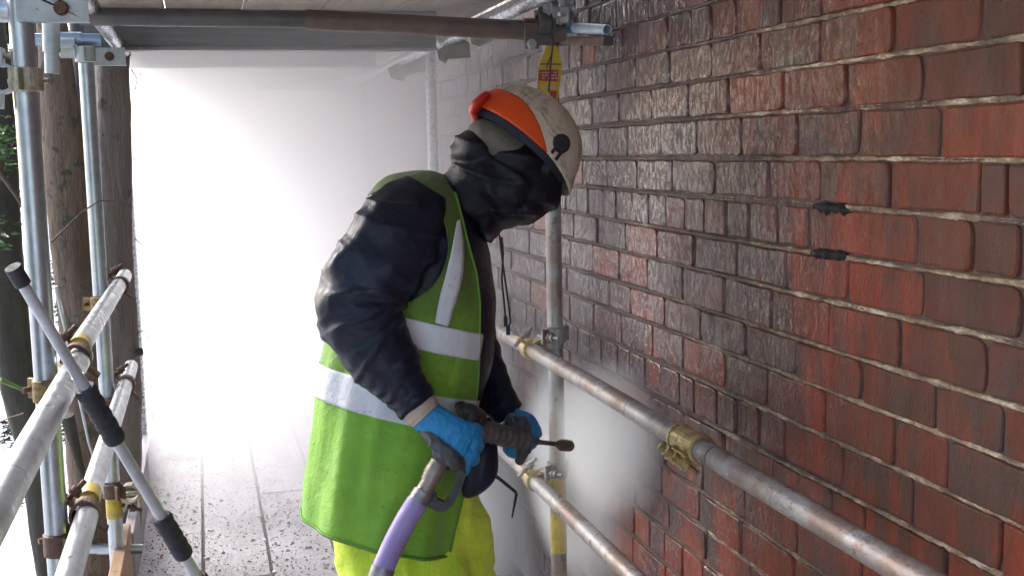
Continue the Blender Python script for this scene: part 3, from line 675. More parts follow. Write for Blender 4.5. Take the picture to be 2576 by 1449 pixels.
# ------------------------------------------------------------------ trees and twigs beyond the outer side
def trunk(pts, mat, label, seed, branches=0, hidden=None, name='tree'):
    """pts: (px, py, Y, radius)"""
    V = [P(x, y, Y=Y_) for x, y, Y_, r_ in pts]; rr = [p[3] for p in pts]
    V.insert(0, V[0] + (V[0] - V[1]).normalized() * 2.5); rr.insert(0, rr[0] * .8)
    t = (V[-1] - V[-2]).normalized()
    while V[-1].z > -4.1:
        V.append(V[-1] + t * .8); rr.append(rr[-1] * 1.04)
    root = empty(name, (V[-1].x, V[-1].y, -4.2)); tag(root, label, 'tree')
    # resample
    PP, RR = [], []
    for i in range(len(V) - 1):
        n = max(1, int((V[i + 1] - V[i]).length / .035))
        for k in range(n):
            t_ = k / n; PP.append(V[i].lerp(V[i + 1], t_)); RR.append(rr[i] * (1 - t_) + rr[i + 1] * t_)
    mb = MB(); seg = 28; vs = []; fs = []
    for i, (p, r_) in enumerate(zip(PP, RR)):
        wob = Vector((noise.noise(Vector((p.z * 1.3, seed, 0))), noise.noise(Vector((p.z * 1.3, seed, 7))), 0)) * .012
        for k in range(seg):
            a = 2 * math.pi * k / seg; d = Vector((math.cos(a), math.sin(a), 0))
            q = r_ * (1 + .16 * noise.noise(Vector((math.cos(a) * 1.2, math.sin(a) * 1.2, p.z * 2 + seed))) + .08 * noise.noise(Vector((math.cos(a) * 5, math.sin(a) * 5, p.z * 9 + seed))))
            vs.append(p + wob + d * q)
    for i in range(len(PP) - 1):
        for k in range(seg):
            k2 = (k + 1) % seg; fs.append((i * seg + k, i * seg + k2, (i + 1) * seg + k2, (i + 1) * seg + k))
    mb.add(vs, fs, True); mb.build('trunk', mat, root)
    top = V[0]
    # crown far above the frame, gives the shade a real crown gives
    return root, top
def crown(root, c, rad, n, mat, size, seed):
    r_ = random.Random(seed); mb = MB()
    for i in range(n):
        d = Vector((r_.gauss(0, 1), r_.gauss(0, 1), r_.gauss(0, .8))).normalized() * rad * r_.random() ** .4
        p = c + d; a = Matrix.Rotation(r_.uniform(0, 6.3), 3, 'Z') @ Matrix.Rotation(r_.uniform(-1, 1), 3, 'X'); s = size * r_.uniform(.6, 1.4)
        mb.add([p + a @ Vector(v) for v in ((-s, 0, 0), (0, -s * .3, 0), (s, 0, 0), (0, s * .3, 0))], [(0, 1, 2, 3)])
    mb.build('crown', mat, root)
t1, top1 = trunk([(118, -20, 4.3, .046), (138, 200, 4.3, .058), (166, 440, 4.3, .068), (188, 650, 4.3, .070), (200, 830, 4.3, .062), (214, 1150, 4.3, .066), (222, 1449, 4.3, .070)], M['bark_brown'], 'brown leaning trunk between the two outer posts', 1)
t2, top2 = trunk([(198, -20, 5.6, .048), (226, 400, 5.6, .050), (250, 650, 5.6, .056), (284, 1000, 5.6, .058), (296, 1300, 5.6, .058)], M['bark_dark'], 'dark trunk showing behind the second post', 2)
t3, top3 = trunk([(280, -20, 4.75, .066), (281, 200, 4.75, .068), (290, 600, 4.75, .072), (302, 1000, 4.75, .074), (308, 1449, 4.75, .078)], M['bark_grey'], 'broad grey straight trunk just right of the second post', 3)
t0, top0 = trunk([(-40, -20, 4.6, .06), (-8, 400, 4.6, .072), (16, 700, 4.6, .07), (50, 980, 4.6, .066), (84, 1150, 4.6, .058), (126, 1449, 4.6, .046)], M['bark_moss'], 'dark mossy trunk leaning in at the far left', 4)
tbg, topb = trunk([(84, -20, 8.5, .035), (104, 700, 8.5, .045), (150, 1300, 8.5, .05)], M['bark_dark'], 'thin dark trunk further back behind the near post', 6)
for i, (rt, tp) in enumerate(((t1, top1), (t2, top2), (t3, top3), (t0, top0))):
    crown(rt, tp + Vector((-.9, .2, 1.4)), 1.5, 2600, M['needle'], .09, i)
# evergreens added outside the frame to shade the near end of the platform
for i, (x, y, z, r_) in enumerate(((-2.6, .2, .6, 1.5), (-2.7, 1.9, 2.9, 1.3))):
    rt = empty('tree', (x, y, -4.2)); tag(rt, ['dense evergreen just outside the platform, nearest the camera', 'dense evergreen behind the camera', 'high evergreen crown over the outer rail', 'last dense evergreen behind the camera'][i], 'tree')
    mb = MB(); mb.tube([(x, y, -4.2), (x, y, z)], .09, 14); mb.build('trunk', M['bark_dark'], rt)
    crown(rt, Vector((x, y, z)), r_, 5200, M['needle'], .13, 40 + i)
def twig(pts, Yd, r0, mat, label, name='branch', leaves=None):
    V = [P(x, y, Y=Yd + .02 * i) for i, (x, y) in enumerate(pts)]; n = len(V)
    root = empty(name, V[0]); tag(root, label, 'branch'); mb = MB()
    mb.tube(V, [r0 * (1 - .6 * i / (n - 1)) for i in range(n)], 7); mb.build('stem', mat, root)
    if leaves:
        r_ = random.Random(int(pts[0][0] * 7 + pts[0][1])); cnt, s, lm = leaves; mb = MB()
        for i in range(cnt):
            k = r_.random() * (n - 1); j = int(k); p = V[j].lerp(V[min(j + 1, n - 1)], k - j) + Vector((r_.gauss(0, s * .6), r_.gauss(0, s * .6), r_.gauss(0, s * .5)))
            a = Matrix.Rotation(r_.uniform(0, 6.3), 3, 'Z') @ Matrix.Rotation(r_.uniform(-1.2, 1.2), 3, 'X'); q = s * r_.uniform(.6, 1.2)
            mb.add([p + a @ Vector(v) for v in ((0, 0, 0), (q * .5, -q * .22, .1 * q), (q, 0, -.1 * q), (q * .5, q * .22, .1 * q))], [(0, 1, 2, 3)])
        mb.build('foliage', lm, root)
twig([(-30, 400), (5, 440), (40, 490), (75, 545), (110, 620)], 3.6, .010, M['twig'], 'thin brown branch crossing behind the near post')
twig([(128, 610), (165, 575), (205, 535), (250, 505), (285, 507), (335, 521)], 3.9, .0035, M['twig'], 'fine bare twig across the second post')
twig([(0, 955), (30, 968), (70, 985), (110, 1003)], 3.2, .007, M['twig_green'], 'bright green twig low at the far left')
twig([(168, 1045), (188, 1120), (212, 1215)], 3.5, .021, M['bark_moss'], 'thick mossy branch leaning behind the upper rail')
twig([(140, 720), (165, 830), (190, 960), (222, 1110), (262, 1240)], 3.4, .006, M['galv'], 'thin pale wire stay behind the near post', 'wire_stay')
twig([(60, 1040), (20, 1052), (-20, 1070)], 3.6, .003, M['rust'], 'red brown twig at the left edge')
for j, (x, y, n_, s, mt, lab) in enumerate((
    (20, 345, 60, .035, 'leaf', 'bright green sprig at the left edge'), (15, 400, 40, .03, 'leaf', 'small green sprig under the first one'), (-5, 590, 30, .03, 'leaf', 'pale green sprig beside the mossy trunk'),
    (-10, 60, 500, .07, 'needle', 'dark conifer spray in the top left corner'), (30, 170, 420, .06, 'needle', 'dark conifer spray below the tube at top left'),
    (162, 130, 90, .03, 'needle', 'conifer tuft beside the brown trunk'), (192, 235, 150, .03, 'needle', 'conifer tuft in the gap between trunks'), (204, 370, 140, .03, 'needle', 'lower conifer tuft in the gap'),
    (135, 690, 130, .03, 'needle', 'feathery tuft right of the near post'), (148, 790, 120, .03, 'needle', 'second feathery tuft right of the near post'),
    (72, 790, 260, .04, 'needle', 'feathery spray between dark trunk and post'), (85, 950, 170, .04, 'needle', 'lower feathery spray by the near post'),
    (172, 1080, 200, .04, 'needle', 'feathery spray below the upper rail'), (190, 1180, 150, .035, 'needle', 'tuft left of the lower rail'),
    (20, 1090, 130, .045, 'needle', 'thin fronds at the left edge in the white'), (60, 1170, 100, .04, 'needle', 'thin fronds under the thick rail'), (40, 1255, 60, .035, 'needle', 'faint frond tip low at the left'),
    (45, 730, 300, .06, 'needle', 'dark conifer mass beside the pole cap'), (20, 520, 220, .05, 'needle', 'dark conifer mass behind the mossy trunk'))):
    twig([(x, y - 28), (x + 8, y - 4), (x - 4, y + 26)], 6.0 + .1 * j if mt == 'needle' else 3.6, .0025, M['twig'], lab, 'sprig', (n_, s, M[mt]))
for pts, lab in (([(340, 600), (352, 612), (364, 628), (370, 650), (372, 672)], 'curled twig hanging off the grey trunk, upper one'), ([(345, 838), (358, 832), (372, 842), (380, 860), (382, 880)], 'curled twig hanging off the grey trunk, lower one'),
                 ([(330, 175), (345, 200), (340, 225), (358, 212), (352, 180)], 'frayed twig at the top of the grey trunk'), ([(334, 398), (348, 408), (342, 418)], 'tiny spur on the grey trunk edge')):
    twig(pts, 4.6, .0022, M['bark_dark'], lab, 'twig', (9, .012, M['bark_dark']))
# knots
mb = MB()
c = P(352, 885, Y=4.7); bm_ = bmesh.new(); bmesh.ops.create_icosphere(bm_, subdivisions=2, radius=.016)
for v in bm_.verts: v.co = c + v.co * (1 + .3 * noise.noise(v.co * 90))
mb.bm(bm_, True); mb.build('knot', M['bark_dark'], t3)

# ------------------------------------------------------------------ spray mist (real volumes)
def vol(name, density, color=(.994, .991, 1), aniso=0.0):
    m = bpy.data.materials.new(name); m.use_nodes = True; nt = m.node_tree; nt.nodes.clear()
    o = nt.nodes.new('ShaderNodeOutputMaterial'); v = nt.nodes.new('ShaderNodeVolumePrincipled')
    v.inputs['Color'].default_value = (*color, 1); v.inputs['Density'].default_value = density; v.inputs['Anisotropy'].default_value = aniso
    nt.links.new(v.outputs[0], o.inputs['Volume']); return m
def prism(name, foot, z0, z1, mat, label):
    mb = MB(); n = len(foot); mb.add([(x, y, z0) for x, y in foot] + [(x, y, z1) for x, y in foot], [tuple(range(n))[::-1], tuple(range(n, 2 * n))] + [(i, (i + 1) % n, n + (i + 1) % n, n + i) for i in range(n)])
    tag(mb.build(name, mat), label, kind='stuff')
prism('spray_mist', [(1.15, 4.3), (1.15, 9.6), (-.45, 9.6), (-.28, 5.2)], .02, 2.045, vol('mist', 1.0, aniso=.55), 'white spray filling the far end of the platform')
prism('thin_mist', [(1.16, 3.0), (1.16, 4.29), (-.27, 5.1), (-.1, 4.0), (.5, 3.1)], .02, 2.045, vol('thin mist', .17, aniso=.45), 'thin drifting spray behind the worker')
def plume(name, density, nz=.5):
    m = bpy.data.materials.new(name); m.use_nodes = True; nt = m.node_tree; nt.nodes.clear()
    o = nt.nodes.new('ShaderNodeOutputMaterial'); v = nt.nodes.new('ShaderNodeVolumePrincipled'); v.inputs['Color'].default_value = (1, 1, 1, 1)
    oc = objc(nt); ln = nt.nodes.new('ShaderNodeVectorMath'); ln.operation = 'LENGTH'; nt.links.new(oc, ln.inputs[0])
    mr = nt.nodes.new('ShaderNodeMapRange'); mr.interpolation_type = 'SMOOTHSTEP'; nt.links.new(ln.outputs['Value'], mr.inputs[0])
    for i, q in zip((1, 2, 3, 4), (.98, .25, 0.0, 1.0)): mr.inputs[i].default_value = q
    f = ramp(nt, noise_n(nt, oc, 1.6, 3, .55), [(.3, 1 - nz), (.65, 1 + nz)])
    nt.links.new(mathn(nt, 'MULTIPLY', mathn(nt, 'MULTIPLY', mr.outputs[0], f), density), v.inputs['Density'])
    nt.links.new(v.outputs[0], o.inputs['Volume']); return m
def blob(name, c, rad, mat, label):
    bm_ = bmesh.new(); bmesh.ops.create_icosphere(bm_, subdivisions=3, radius=1)
    mb = MB(); mb.bm(bm_, True); o = mb.build(name, mat); o.location = c; o.scale = rad; tag(o, label, kind='stuff')
c = P(1460, 1150, D=3.6); blob('spray_cloud', (1.11, 3.5, c.z - .08), (.13, .55, .42), plume('plume a', 20), 'white spray cloud bouncing off the wall at the nozzle')
c = P(1360, 1380, D=4.4); blob('spray_cloud', (.86, 4.45, c.z - .05), (.40, .75, .7), plume('plume b', 17), 'spray drifting down behind the lower rail')
c = P(1470, 1150, D=3.0); blob('spray_cloud', (1.04, 2.98, c.z), (.15, .34, .24), plume('plume d', 11), 'fresh jet spray fanning out from the lance tip')
c = P(1300, 950, D=4.5); blob('spray_cloud', (.84, c.y + .2, c.z + .02), (.34, .75, .50), plume('plume c', 5.5), 'spray drifting back along the wall')
# ------------------------------------------------------------------ the worker
def cat(vals, m):
    """Catmull-Rom through tuples, m steps per span"""
    out = []; n = len(vals)
    for i in range(n - 1):
        p0, p1, p2, p3 = vals[max(i - 1, 0)], vals[i], vals[i + 1], vals[min(i + 2, n - 1)]
        for k in range(m):
            t = k / m; out.append(tuple(.5 * (2 * b + (c - a) * t + (2 * a - 5 * b + 4 * c - d) * t * t + (3 * b - a - 3 * c + d) * t ** 3) for a, b, c, d in zip(p0, p1, p2, p3)))
    out.append(tuple(vals[-1])); return out
EA = (R @ Vector((0, 0, 1))).normalized()      # towards the viewer: the worker's right hand side
EX = R @ Vector((1, 0, 0)); EY = R @ Vector((0, 1, 0))
def limb(stn, m=8, seg=40, fold=None, power=2.0):
    """stn: (px, py, half width px, D, depth radius m [, tilt deg]) -> verts, faces, closed ends"""
    st = cat(stn, m); n = len(st); vs = []; fs = []
    for i, s in enumerate(st):
        c = P(s[0], s[1], D=s[3])
        if len(s) > 5: ti = math.radians(s[5]); nv = EX * math.cos(ti) - EY * math.sin(ti)
        else:
            a, b = st[max(i - 1, 0)], st[min(i + 1, n - 1)]; dx, dy = b[0] - a[0], b[1] - a[1]; l = math.hypot(dx, dy) or 1
            nv = EX * (dy / l) + EY * (dx / l)        # left/right of the path
        hw = s[2] * s[3] / F
        for k in range(seg):
            a = 2 * math.pi * k / seg; ca, sa = math.cos(a), math.sin(a)
            q = (abs(ca) ** power + abs(sa) ** power) ** (-1 / power)
            q *= 1 + (fold(i / (n - 1), a) if fold else 0)
            vs.append(c + nv * (hw * ca * q) + EA * (s[4] * sa * q))
    for i in range(n - 1):
        for k in range(seg):
            k2 = (k + 1) % seg; fs.append((i * seg + k, i * seg + k2, (i + 1) * seg + k2, (i + 1) * seg + k))
    fs += [tuple(range(seg))[::-1], tuple(range((n - 1) * seg, n * seg))]
    return vs, fs
def ball(x, y, D, rx, ry, rz, ang=0, sub=4):
    """ellipsoid: rx along image direction ang (deg, clockwise), ry across it (px), rz depth (m)"""
    bm_ = bmesh.new(); bmesh.ops.create_icosphere(bm_, subdivisions=sub, radius=1); a = math.radians(ang)
    u = EX * math.cos(a) - EY * math.sin(a); v = EX * math.sin(a) + EY * math.cos(a); c = P(x, y, D=D); k = D / F
    vs = [c + u * (p.co.x * rx * k) + v * (p.co.y * ry * k) + EA * (p.co.z * rz) for p in bm_.verts]
    fs = [tuple(q.index for q in f.verts) for f in bm_.faces]; bm_.free(); return vs, fs
def remesh(name, parts, voxel, mats, parent, disp=None, smooth=2, matf=None):
    mb = MB()
    for vs, fs in parts: mb.add(vs, fs)
    me = bpy.data.meshes.new(name + '_src'); me.from_pydata(mb.v, [], mb.f); me.update()
    o = bpy.data.objects.new(name + '_src', me); COL.objects.link(o)
    md = o.modifiers.new('r', 'REMESH'); md.mode = 'VOXEL'; md.voxel_size = voxel
    sm = o.modifiers.new('s', 'SMOOTH'); sm.iterations = smooth; sm.factor = .5
    dg = bpy.context.evaluated_depsgraph_get(); ev = o.evaluated_get(dg); me2 = bpy.data.meshes.new_from_object(ev); me2.name = name
    bpy.data.objects.remove(o); bpy.data.meshes.remove(me)
    if disp:
        me2.update(); nn = [v.normal.copy() for v in me2.vertices]
        for v, n_ in zip(me2.vertices, nn): v.co = v.co + n_ * disp(v.co, n_)
        me2.update()
    me2.polygons.foreach_set('use_smooth', [True] * len(me2.polygons))
    me2.materials.clear()
    for m_ in mats: me2.materials.append(m_)
    if matf:
        for p in me2.polygons: p.material_index = matf(p.center, p.normal)
    return link(name, me2, None, parent)
def px(p): return proj(p)
def ridge(v, s=1.0):
    n_ = noise.noise(v); return (1 - abs(n_) * 2.2)
def dseg(x, y, pts):
    """distance in px to a polyline, parameter along"""
    best = (1e9, 0, 0); acc = 0
    for (x0, y0), (x1, y1) in zip(pts, pts[1:]):
        dx, dy = x1 - x0, y1 - y0; L = math.hypot(dx, dy); t = max(0, min(1, ((x - x0) * dx + (y - y0) * dy) / (L * L)))
        d = math.hypot(x - x0 - t * dx, y - y0 - t * dy); sg = (x - x0) * dy - (y - y0) * dx
        if d < best[0]: best = (d, acc + t * L, sg)
        acc += L
    return best

def cloth(name, c1, c2, rough, bmp=.0012, bsc=260, dirt=None, sheen=0.0, spec=.4, dthr=.6, dscale=7):
    m, nt, b = nodes(name); g = geo(nt)
    n1 = noise_n(nt, g, 5, 5, .65, .4); c = ramp(nt, n1, [(.35, c1), (.65, c2)])
    if dirt:
        n2 = noise_n(nt, g, dscale, 6, .75, .6); c = mix(nt, ramp(nt, n2, [(dthr, 0.0), (dthr + .12, .75)]), c, dirt)
        n5 = noise_n(nt, g, 70, 4, .7); c = mix(nt, ramp(nt, n5, [(.64, 0.0), (.70, .8)]), c, dirt)
    nt.links.new(c, b.inputs['Base Color']); n3 = noise_n(nt, g, 18, 4, .6)
    nt.links.new(ramp(nt, n3, [(.35, rough[0]), (.65, rough[1])]), b.inputs['Roughness'])
    b.inputs['Specular IOR Level'].default_value = spec
    if sheen: b.inputs['Sheen Weight'].default_value = sheen; b.inputs['Sheen Roughness'].default_value = .4
    n4 = noise_n(nt, g, bsc, 3, .6); n6 = noise_n(nt, mapping(nt, g, (1, 1, 1)), 34, 5, .6, .8)
    nt.links.new(bump(nt, mathn(nt, 'ADD', mathn(nt, 'MULTIPLY', n4, .25), n6), bmp * 4), b.inputs['Normal'])
    return m
M['jacket'] = cloth('black navy wet jacket', (.010, .012, .023), (.020, .023, .043), (.32, .52), .0004, 300, dirt=(.028, .025, .032), spec=.28, dthr=.62, dscale=11)
M['hood'] = cloth('black hood', (.005, .0055, .009), (.010, .011, .018), (.38, .6), .0007, 300, spec=.32, dirt=(.03, .03, .034))
M['vest'] = cloth('lime hi-vis vest', (.28, .53, .045), (.19, .43, .04), (.55, .75), .0013, 420, dirt=(.10, .16, .028), sheen=.2, dthr=.62)
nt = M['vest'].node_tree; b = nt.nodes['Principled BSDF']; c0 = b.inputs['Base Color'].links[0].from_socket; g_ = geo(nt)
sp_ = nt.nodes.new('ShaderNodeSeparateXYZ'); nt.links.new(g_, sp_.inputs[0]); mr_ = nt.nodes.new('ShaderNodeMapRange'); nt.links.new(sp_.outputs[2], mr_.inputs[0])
for i_, v_ in zip((1, 2, 3, 4), (.95, 1.36, -.1, .62)): mr_.inputs[i_].default_value = v_  # vest colour darkens upwards: grime plus shade painted into it
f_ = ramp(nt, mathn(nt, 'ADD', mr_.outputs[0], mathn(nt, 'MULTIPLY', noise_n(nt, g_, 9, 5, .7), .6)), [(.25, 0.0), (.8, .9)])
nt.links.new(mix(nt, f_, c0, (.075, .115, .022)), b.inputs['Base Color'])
M['vest_hem'] = cloth('vest binding', (.16, .33, .045), (.12, .26, .04), (.6, .8), .001, 300)
M['silver'] = cloth('reflective tape', (.78, .78, .80), (.62, .62, .64), (.38, .55), .0008, 200, dirt=(.10, .10, .10), dthr=.69, dscale=14)
M['trousers'] = cloth('fluorescent yellow trousers', (.85, .97, .08), (.68, .90, .05), (.6, .8), .0014, 300, dirt=(.34, .50, .03), sheen=.2, dthr=.60, dscale=9)
M['glove_blue'] = cloth('blue coated glove', (.02, .23, .50), (.03, .30, .60), (.35, .55), .0010, 300, dirt=(.03, .10, .17), dthr=.64, dscale=22)
M['glove_grey'] = cloth('dark grey grip coating', (.05, .05, .058), (.10, .10, .11), (.4, .6), .0014, 200)
M['knit'] = cloth('cream knitted cuff', (.55, .43, .34), (.42, .31, .24), (.7, .9), .001, 300, dirt=(.15, .10, .08))
M['shell'] = cloth('dirty white helmet shell', (.74, .67, .54), (.55, .47, .36), (.36, .55), .0004, 80, dirt=(.20, .14, .10), dthr=.51, dscale=16)
M['orange'] = simple('orange red helmet band', (.78, .085, .008), (.70, .07, .008), 6, (.35, .5))
M['red_lip'] = simple('red helmet lip', (.55, .03, .012), (.50, .03, .012), 6, (.35, .5))
M['hood_grey'] = cloth('grey under hood', (.17, .155, .125), (.11, .10, .082), (.6, .8), .001, 200, dirt=(.06, .06, .06))
M['navy'] = simple('navy band', (.03, .035, .06), (.03, .03, .05), 20, (.5, .7))
M['skin'] = simple('skin', (.45, .26, .19), (.42, .24, .18), 20, (.45, .6))
M['boot'] = simple('dark work boot', (.035, .025, .02), (.06, .045, .035), 30, (.4, .6), 0, .002, 60)

BD = 2.72
man = empty('person', (P(1060, 1500, D=BD).x, P(1060, 1500, D=BD).y, 0))
tag(man, 'worker bent towards the wall in lime vest, black jacket, dirty white helmet, blue gloves', 'person')
# --- body: one continuous skin (head, trunk, arms, legs), mostly under the clothes
def skin_body():
    J = {'pel': P(1030, 1240, D=2.77), 'sp1': P(1020, 1080, D=BD), 'sp2': P(1055, 850, D=BD), 'chest': P(1075, 640, D=BD), 'neck': P(1130, 500, D=BD), 'nk2': P(1190, 450, D=BD), 'head': P(1270, 410, D=2.68),
         'face': P(1340, 440, D=2.68), 'nose': P(1372, 468, D=2.68), 'rs': P(1050, 540, D=2.54), 're': P(905, 770, D=2.50), 'rw': P(1062, 1035, D=2.455),
         'ls': P(1110, 560, D=2.90), 'le': P(1150, 850, D=2.93), 'lw': P(1275, 1055, D=2.80),
         'rh': P(1020, 1330, D=2.70), 'lh': P(1050, 1330, D=2.84), 'rk': P(1090, 1610, D=2.64), 'lk': P(1180, 1600, D=2.92)}
    ra = P(1010, 2020, D=2.62); ra.z = .10; la = P(1130, 1950, D=2.98); la.z = .10
    J['ra'] = ra; J['la'] = la; J['rt'] = ra + Vector((.15, -.02, -.055)); J['lt'] = la + Vector((.15, -.02, -.055))
    rad = dict(pel=.10, sp1=.11, sp2=.12, chest=.135, neck=.06, nk2=.055, head=.085, face=.06, nose=.015, rs=.065, re=.045, rw=.028, ls=.065, le=.045, lw=.028, rh=.065, lh=.065, rk=.06, lk=.06, ra=.04, la=.04, rt=.03, lt=.03)
    E_ = [('pel', 'sp1'), ('sp1', 'sp2'), ('sp2', 'chest'), ('chest', 'neck'), ('neck', 'nk2'), ('nk2', 'head'), ('head', 'face'), ('face', 'nose'), ('chest', 'rs'), ('rs', 're'), ('re', 'rw'), ('chest', 'ls'), ('ls', 'le'), ('le', 'lw'),
          ('pel', 'rh'), ('rh', 'rk'), ('rk', 'ra'), ('ra', 'rt'), ('pel', 'lh'), ('lh', 'lk'), ('lk', 'la'), ('la', 'lt')]
    keys = list(J); me = bpy.data.meshes.new('body'); me.from_pydata([J[k] for k in keys], [(keys.index(a), keys.index(b)) for a, b in E_], []); o = bpy.data.objects.new('body_src', me); COL.objects.link(o)
    o.modifiers.new('k', 'SKIN').use_smooth_shade = True; sub = o.modifiers.new('u', 'SUBSURF'); sub.levels = sub.render_levels = 2
    for i, k in enumerate(keys):
        s_ = me.skin_vertices[0].data[i]; s_.radius = (rad[k], rad[k]); s_.use_root = k == 'pel'
    ev = o.evaluated_get(bpy.context.evaluated_depsgraph_get()); m2 = bpy.data.meshes.new_from_object(ev); bpy.data.objects.remove(o); m2.materials.clear(); m2.materials.append(M['skin']); m2.name = 'body'
    link('body', m2, None, man); return J
J = skin_body()
# --- trunk surface shared by jacket and vest: (px, py, half width px, tilt deg, depth radius m)
def jfold(t, a):
    return .018 * noise.noise(Vector((math.cos(a) * 2, math.sin(a) * 2, t * 7))) + .010 * noise.noise(Vector((math.cos(a) * 5, math.sin(a) * 5, t * 16)))
torso = [(985, 1195, 182, BD, .165, 15), (1000, 1090, 186, BD, .168, 14), (1018, 985, 192, BD, .170, 13), (1044, 860, 200, BD, .182, 13), (1062, 740, 192, BD, .20, 14), (1072, 640, 178, BD, .21, 18), (1080, 560, 160, BD, .205, 22), (1097, 500, 118, BD, .16, 24), (1110, 466, 50, BD, .09, 22)]
parts = [limb([(s[0], s[1], s[2], s[3], s[4], s[5]) for s in torso], 8, 56, jfold)]
# right sleeve
arm_line = [(1045, 520), (985, 600), (925, 690), (902, 765), (930, 850), (975, 925), (1050, 1018)]
sleeve_st = [(1075, 470, 60, 2.58, .05), (1048, 515, 92, 2.55, .075), (1005, 580, 108, 2.52, .092), (958, 655, 112, 2.50, .092), (920, 720, 110, 2.49, .088), (908, 775, 110, 2.485, .082), (924, 835, 100, 2.48, .078), (955, 890, 90, 2.475, .070),
             (985, 935, 78, 2.47, .060), (1010, 968, 64, 2.465, .052), (1032, 995, 58, 2.46, .046), (1050, 1018, 54, 2.46, .043)]
def sfold(t, a):
    v = 0
    # compression rings at the elbow and cuff, long drag folds on the upper arm
    el = math.exp(-((t - .47) / .16) ** 2); cu = math.exp(-((t - .86) / .12) ** 2); upm = math.exp(-((t - .22) / .16) ** 2)
    ph = noise.noise(Vector((math.cos(a), math.sin(a), t * 3))) * 2.2
    v += el * .050 * math.sin(t * 62 + ph * 3 + a * 1.2)
    v += cu * .075 * math.sin(t * 95 + ph * 3 - a)
    v += upm * .035 * math.sin(t * 30 - a * 3 + ph * 3)
    v += .035 * noise.noise(Vector((math.cos(a) * 2.4, math.sin(a) * 2.4, t * 9)))
    return v
parts.append(limb(sleeve_st, 12, 56, sfold))
parts.append(ball(818, 752, 2.50, 26, 22, .05))
# left sleeve
parts.append(limb([(1100, 540, 70, 2.86, .07), (1125, 660, 85, 2.90, .08), (1150, 800, 88, 2.92, .08), (1175, 880, 82, 2.90, .075), (1215, 960, 70, 2.86, .062), (1255, 1010, 50, 2.81, .05), (1282, 1045, 42, 2.78, .042)], 8, 40, lambda t, a: .05 * noise.noise(Vector((math.cos(a) * 2, math.sin(a) * 2, t * 12))) + .03 * math.sin(t * 60 + a)))
# pouch / jacket corner at the front
parts.append(limb([(1207, 1055, 34, 2.63, .035), (1214, 1120, 38, 2.60, .05), (1207, 1180, 44, 2.60, .055), (1184, 1226, 30, 2.60, .035), (1170, 1250, 8, 2.60, .015)], 6, 30, lambda t, a: .06 * noise.noise(Vector((math.cos(a) * 2, math.sin(a) * 2, t * 5)))))
def jdisp(co, n_):
    x, y, d = px(co); dd, s, sg = dseg(x, y, arm_line)
    v = .0012 * noise.noise(co * 20)
    if d < 2.60 and dd < 125:      # sleeve drag folds running across the arm
        u_ = dd * (1 if sg > 0 else -1); v += .0075 * max(0, ridge(Vector((s * .0125 + u_ * .004, u_ * .0042, 3.1)))) ** 3 + .0016 * max(0, ridge(Vector((s * .03 - u_ * .006, u_ * .007, 8.1)))) ** 3 - .002
    return v
remesh('jacket', parts, .0055, [M['jacket']], man, jdisp)
# --- hood and neck gaiter
def hfold(t, a): return .05 * noise.noise(Vector((math.cos(a) * 1.8, math.sin(a) * 1.8, t * 5))) + .025 * math.sin(t * 26 + 2 * noise.noise(Vector((t * 4, a, 0))))
hp = [limb([(1168, 545, 78, BD, .12), (1192, 500, 94, 2.71, .13), (1226, 470, 106, 2.70, .135), (1270, 462, 108, 2.69, .125), (1325, 462, 92, 2.685, .11), (1372, 465, 68, 2.68, .085), (1412, 468, 46, 2.68, .055)], 9, 52, hfold),
      ball(1198, 388, 2.69, 60, 64, .12, 10), ball(1360, 497, 2.69, 56, 40, .09, -25), ball(1325, 530, 2.69, 50, 36, .09, -25), ball(1268, 522, 2.70, 58, 56, .10, 0), ball(1225, 545, 2.71, 45, 60, .10, 0), ball(1370, 440, 2.68, 48, 55, .09, 20), ball(1300, 414, 2.68, 92, 58, .118, 14)]
def hdisp(co, n_):
    x, y, d = px(co)
    k = ridge(Vector(((x - 1150) * .006 + .4, (y - (x - 1150) * .25) * .021, d * 2)))
    return .0085 * max(0, k) ** 3 + .0010 * noise.noise(co * 25)
remesh('hood', hp, .0055, [M['hood']], man, hdisp, 3)
hood_in = remesh('under_hood', [ball(1268, 375, 2.66, 104, 60, .098, 32), ball(1225, 352, 2.66, 46, 40, .085, 20)], .005, [M['hood_grey']], man, lambda c, n_: .002 * noise.noise(c * 35))
# drawstrings
for pts in ([(1262, 596), (1266, 640), (1262, 700), (1268, 760), (1272, 800)], [(1256, 590), (1262, 640), (1270, 700), (1280, 770), (1284, 812), (1278, 822)]):
    mb = MB(); mb.tube([P(x, y, D=2.60) for x, y in pts], .0022, 8); o = mb.build('drawstring', M['black'], man)
    m2 = MB(); e = P(*pts[-1], D=2.60); m2.tube([e + Vector((0, 0, .004)), e - Vector((0, 0, .018))], .0045, 8); m2.build('toggle', M['black'], o)
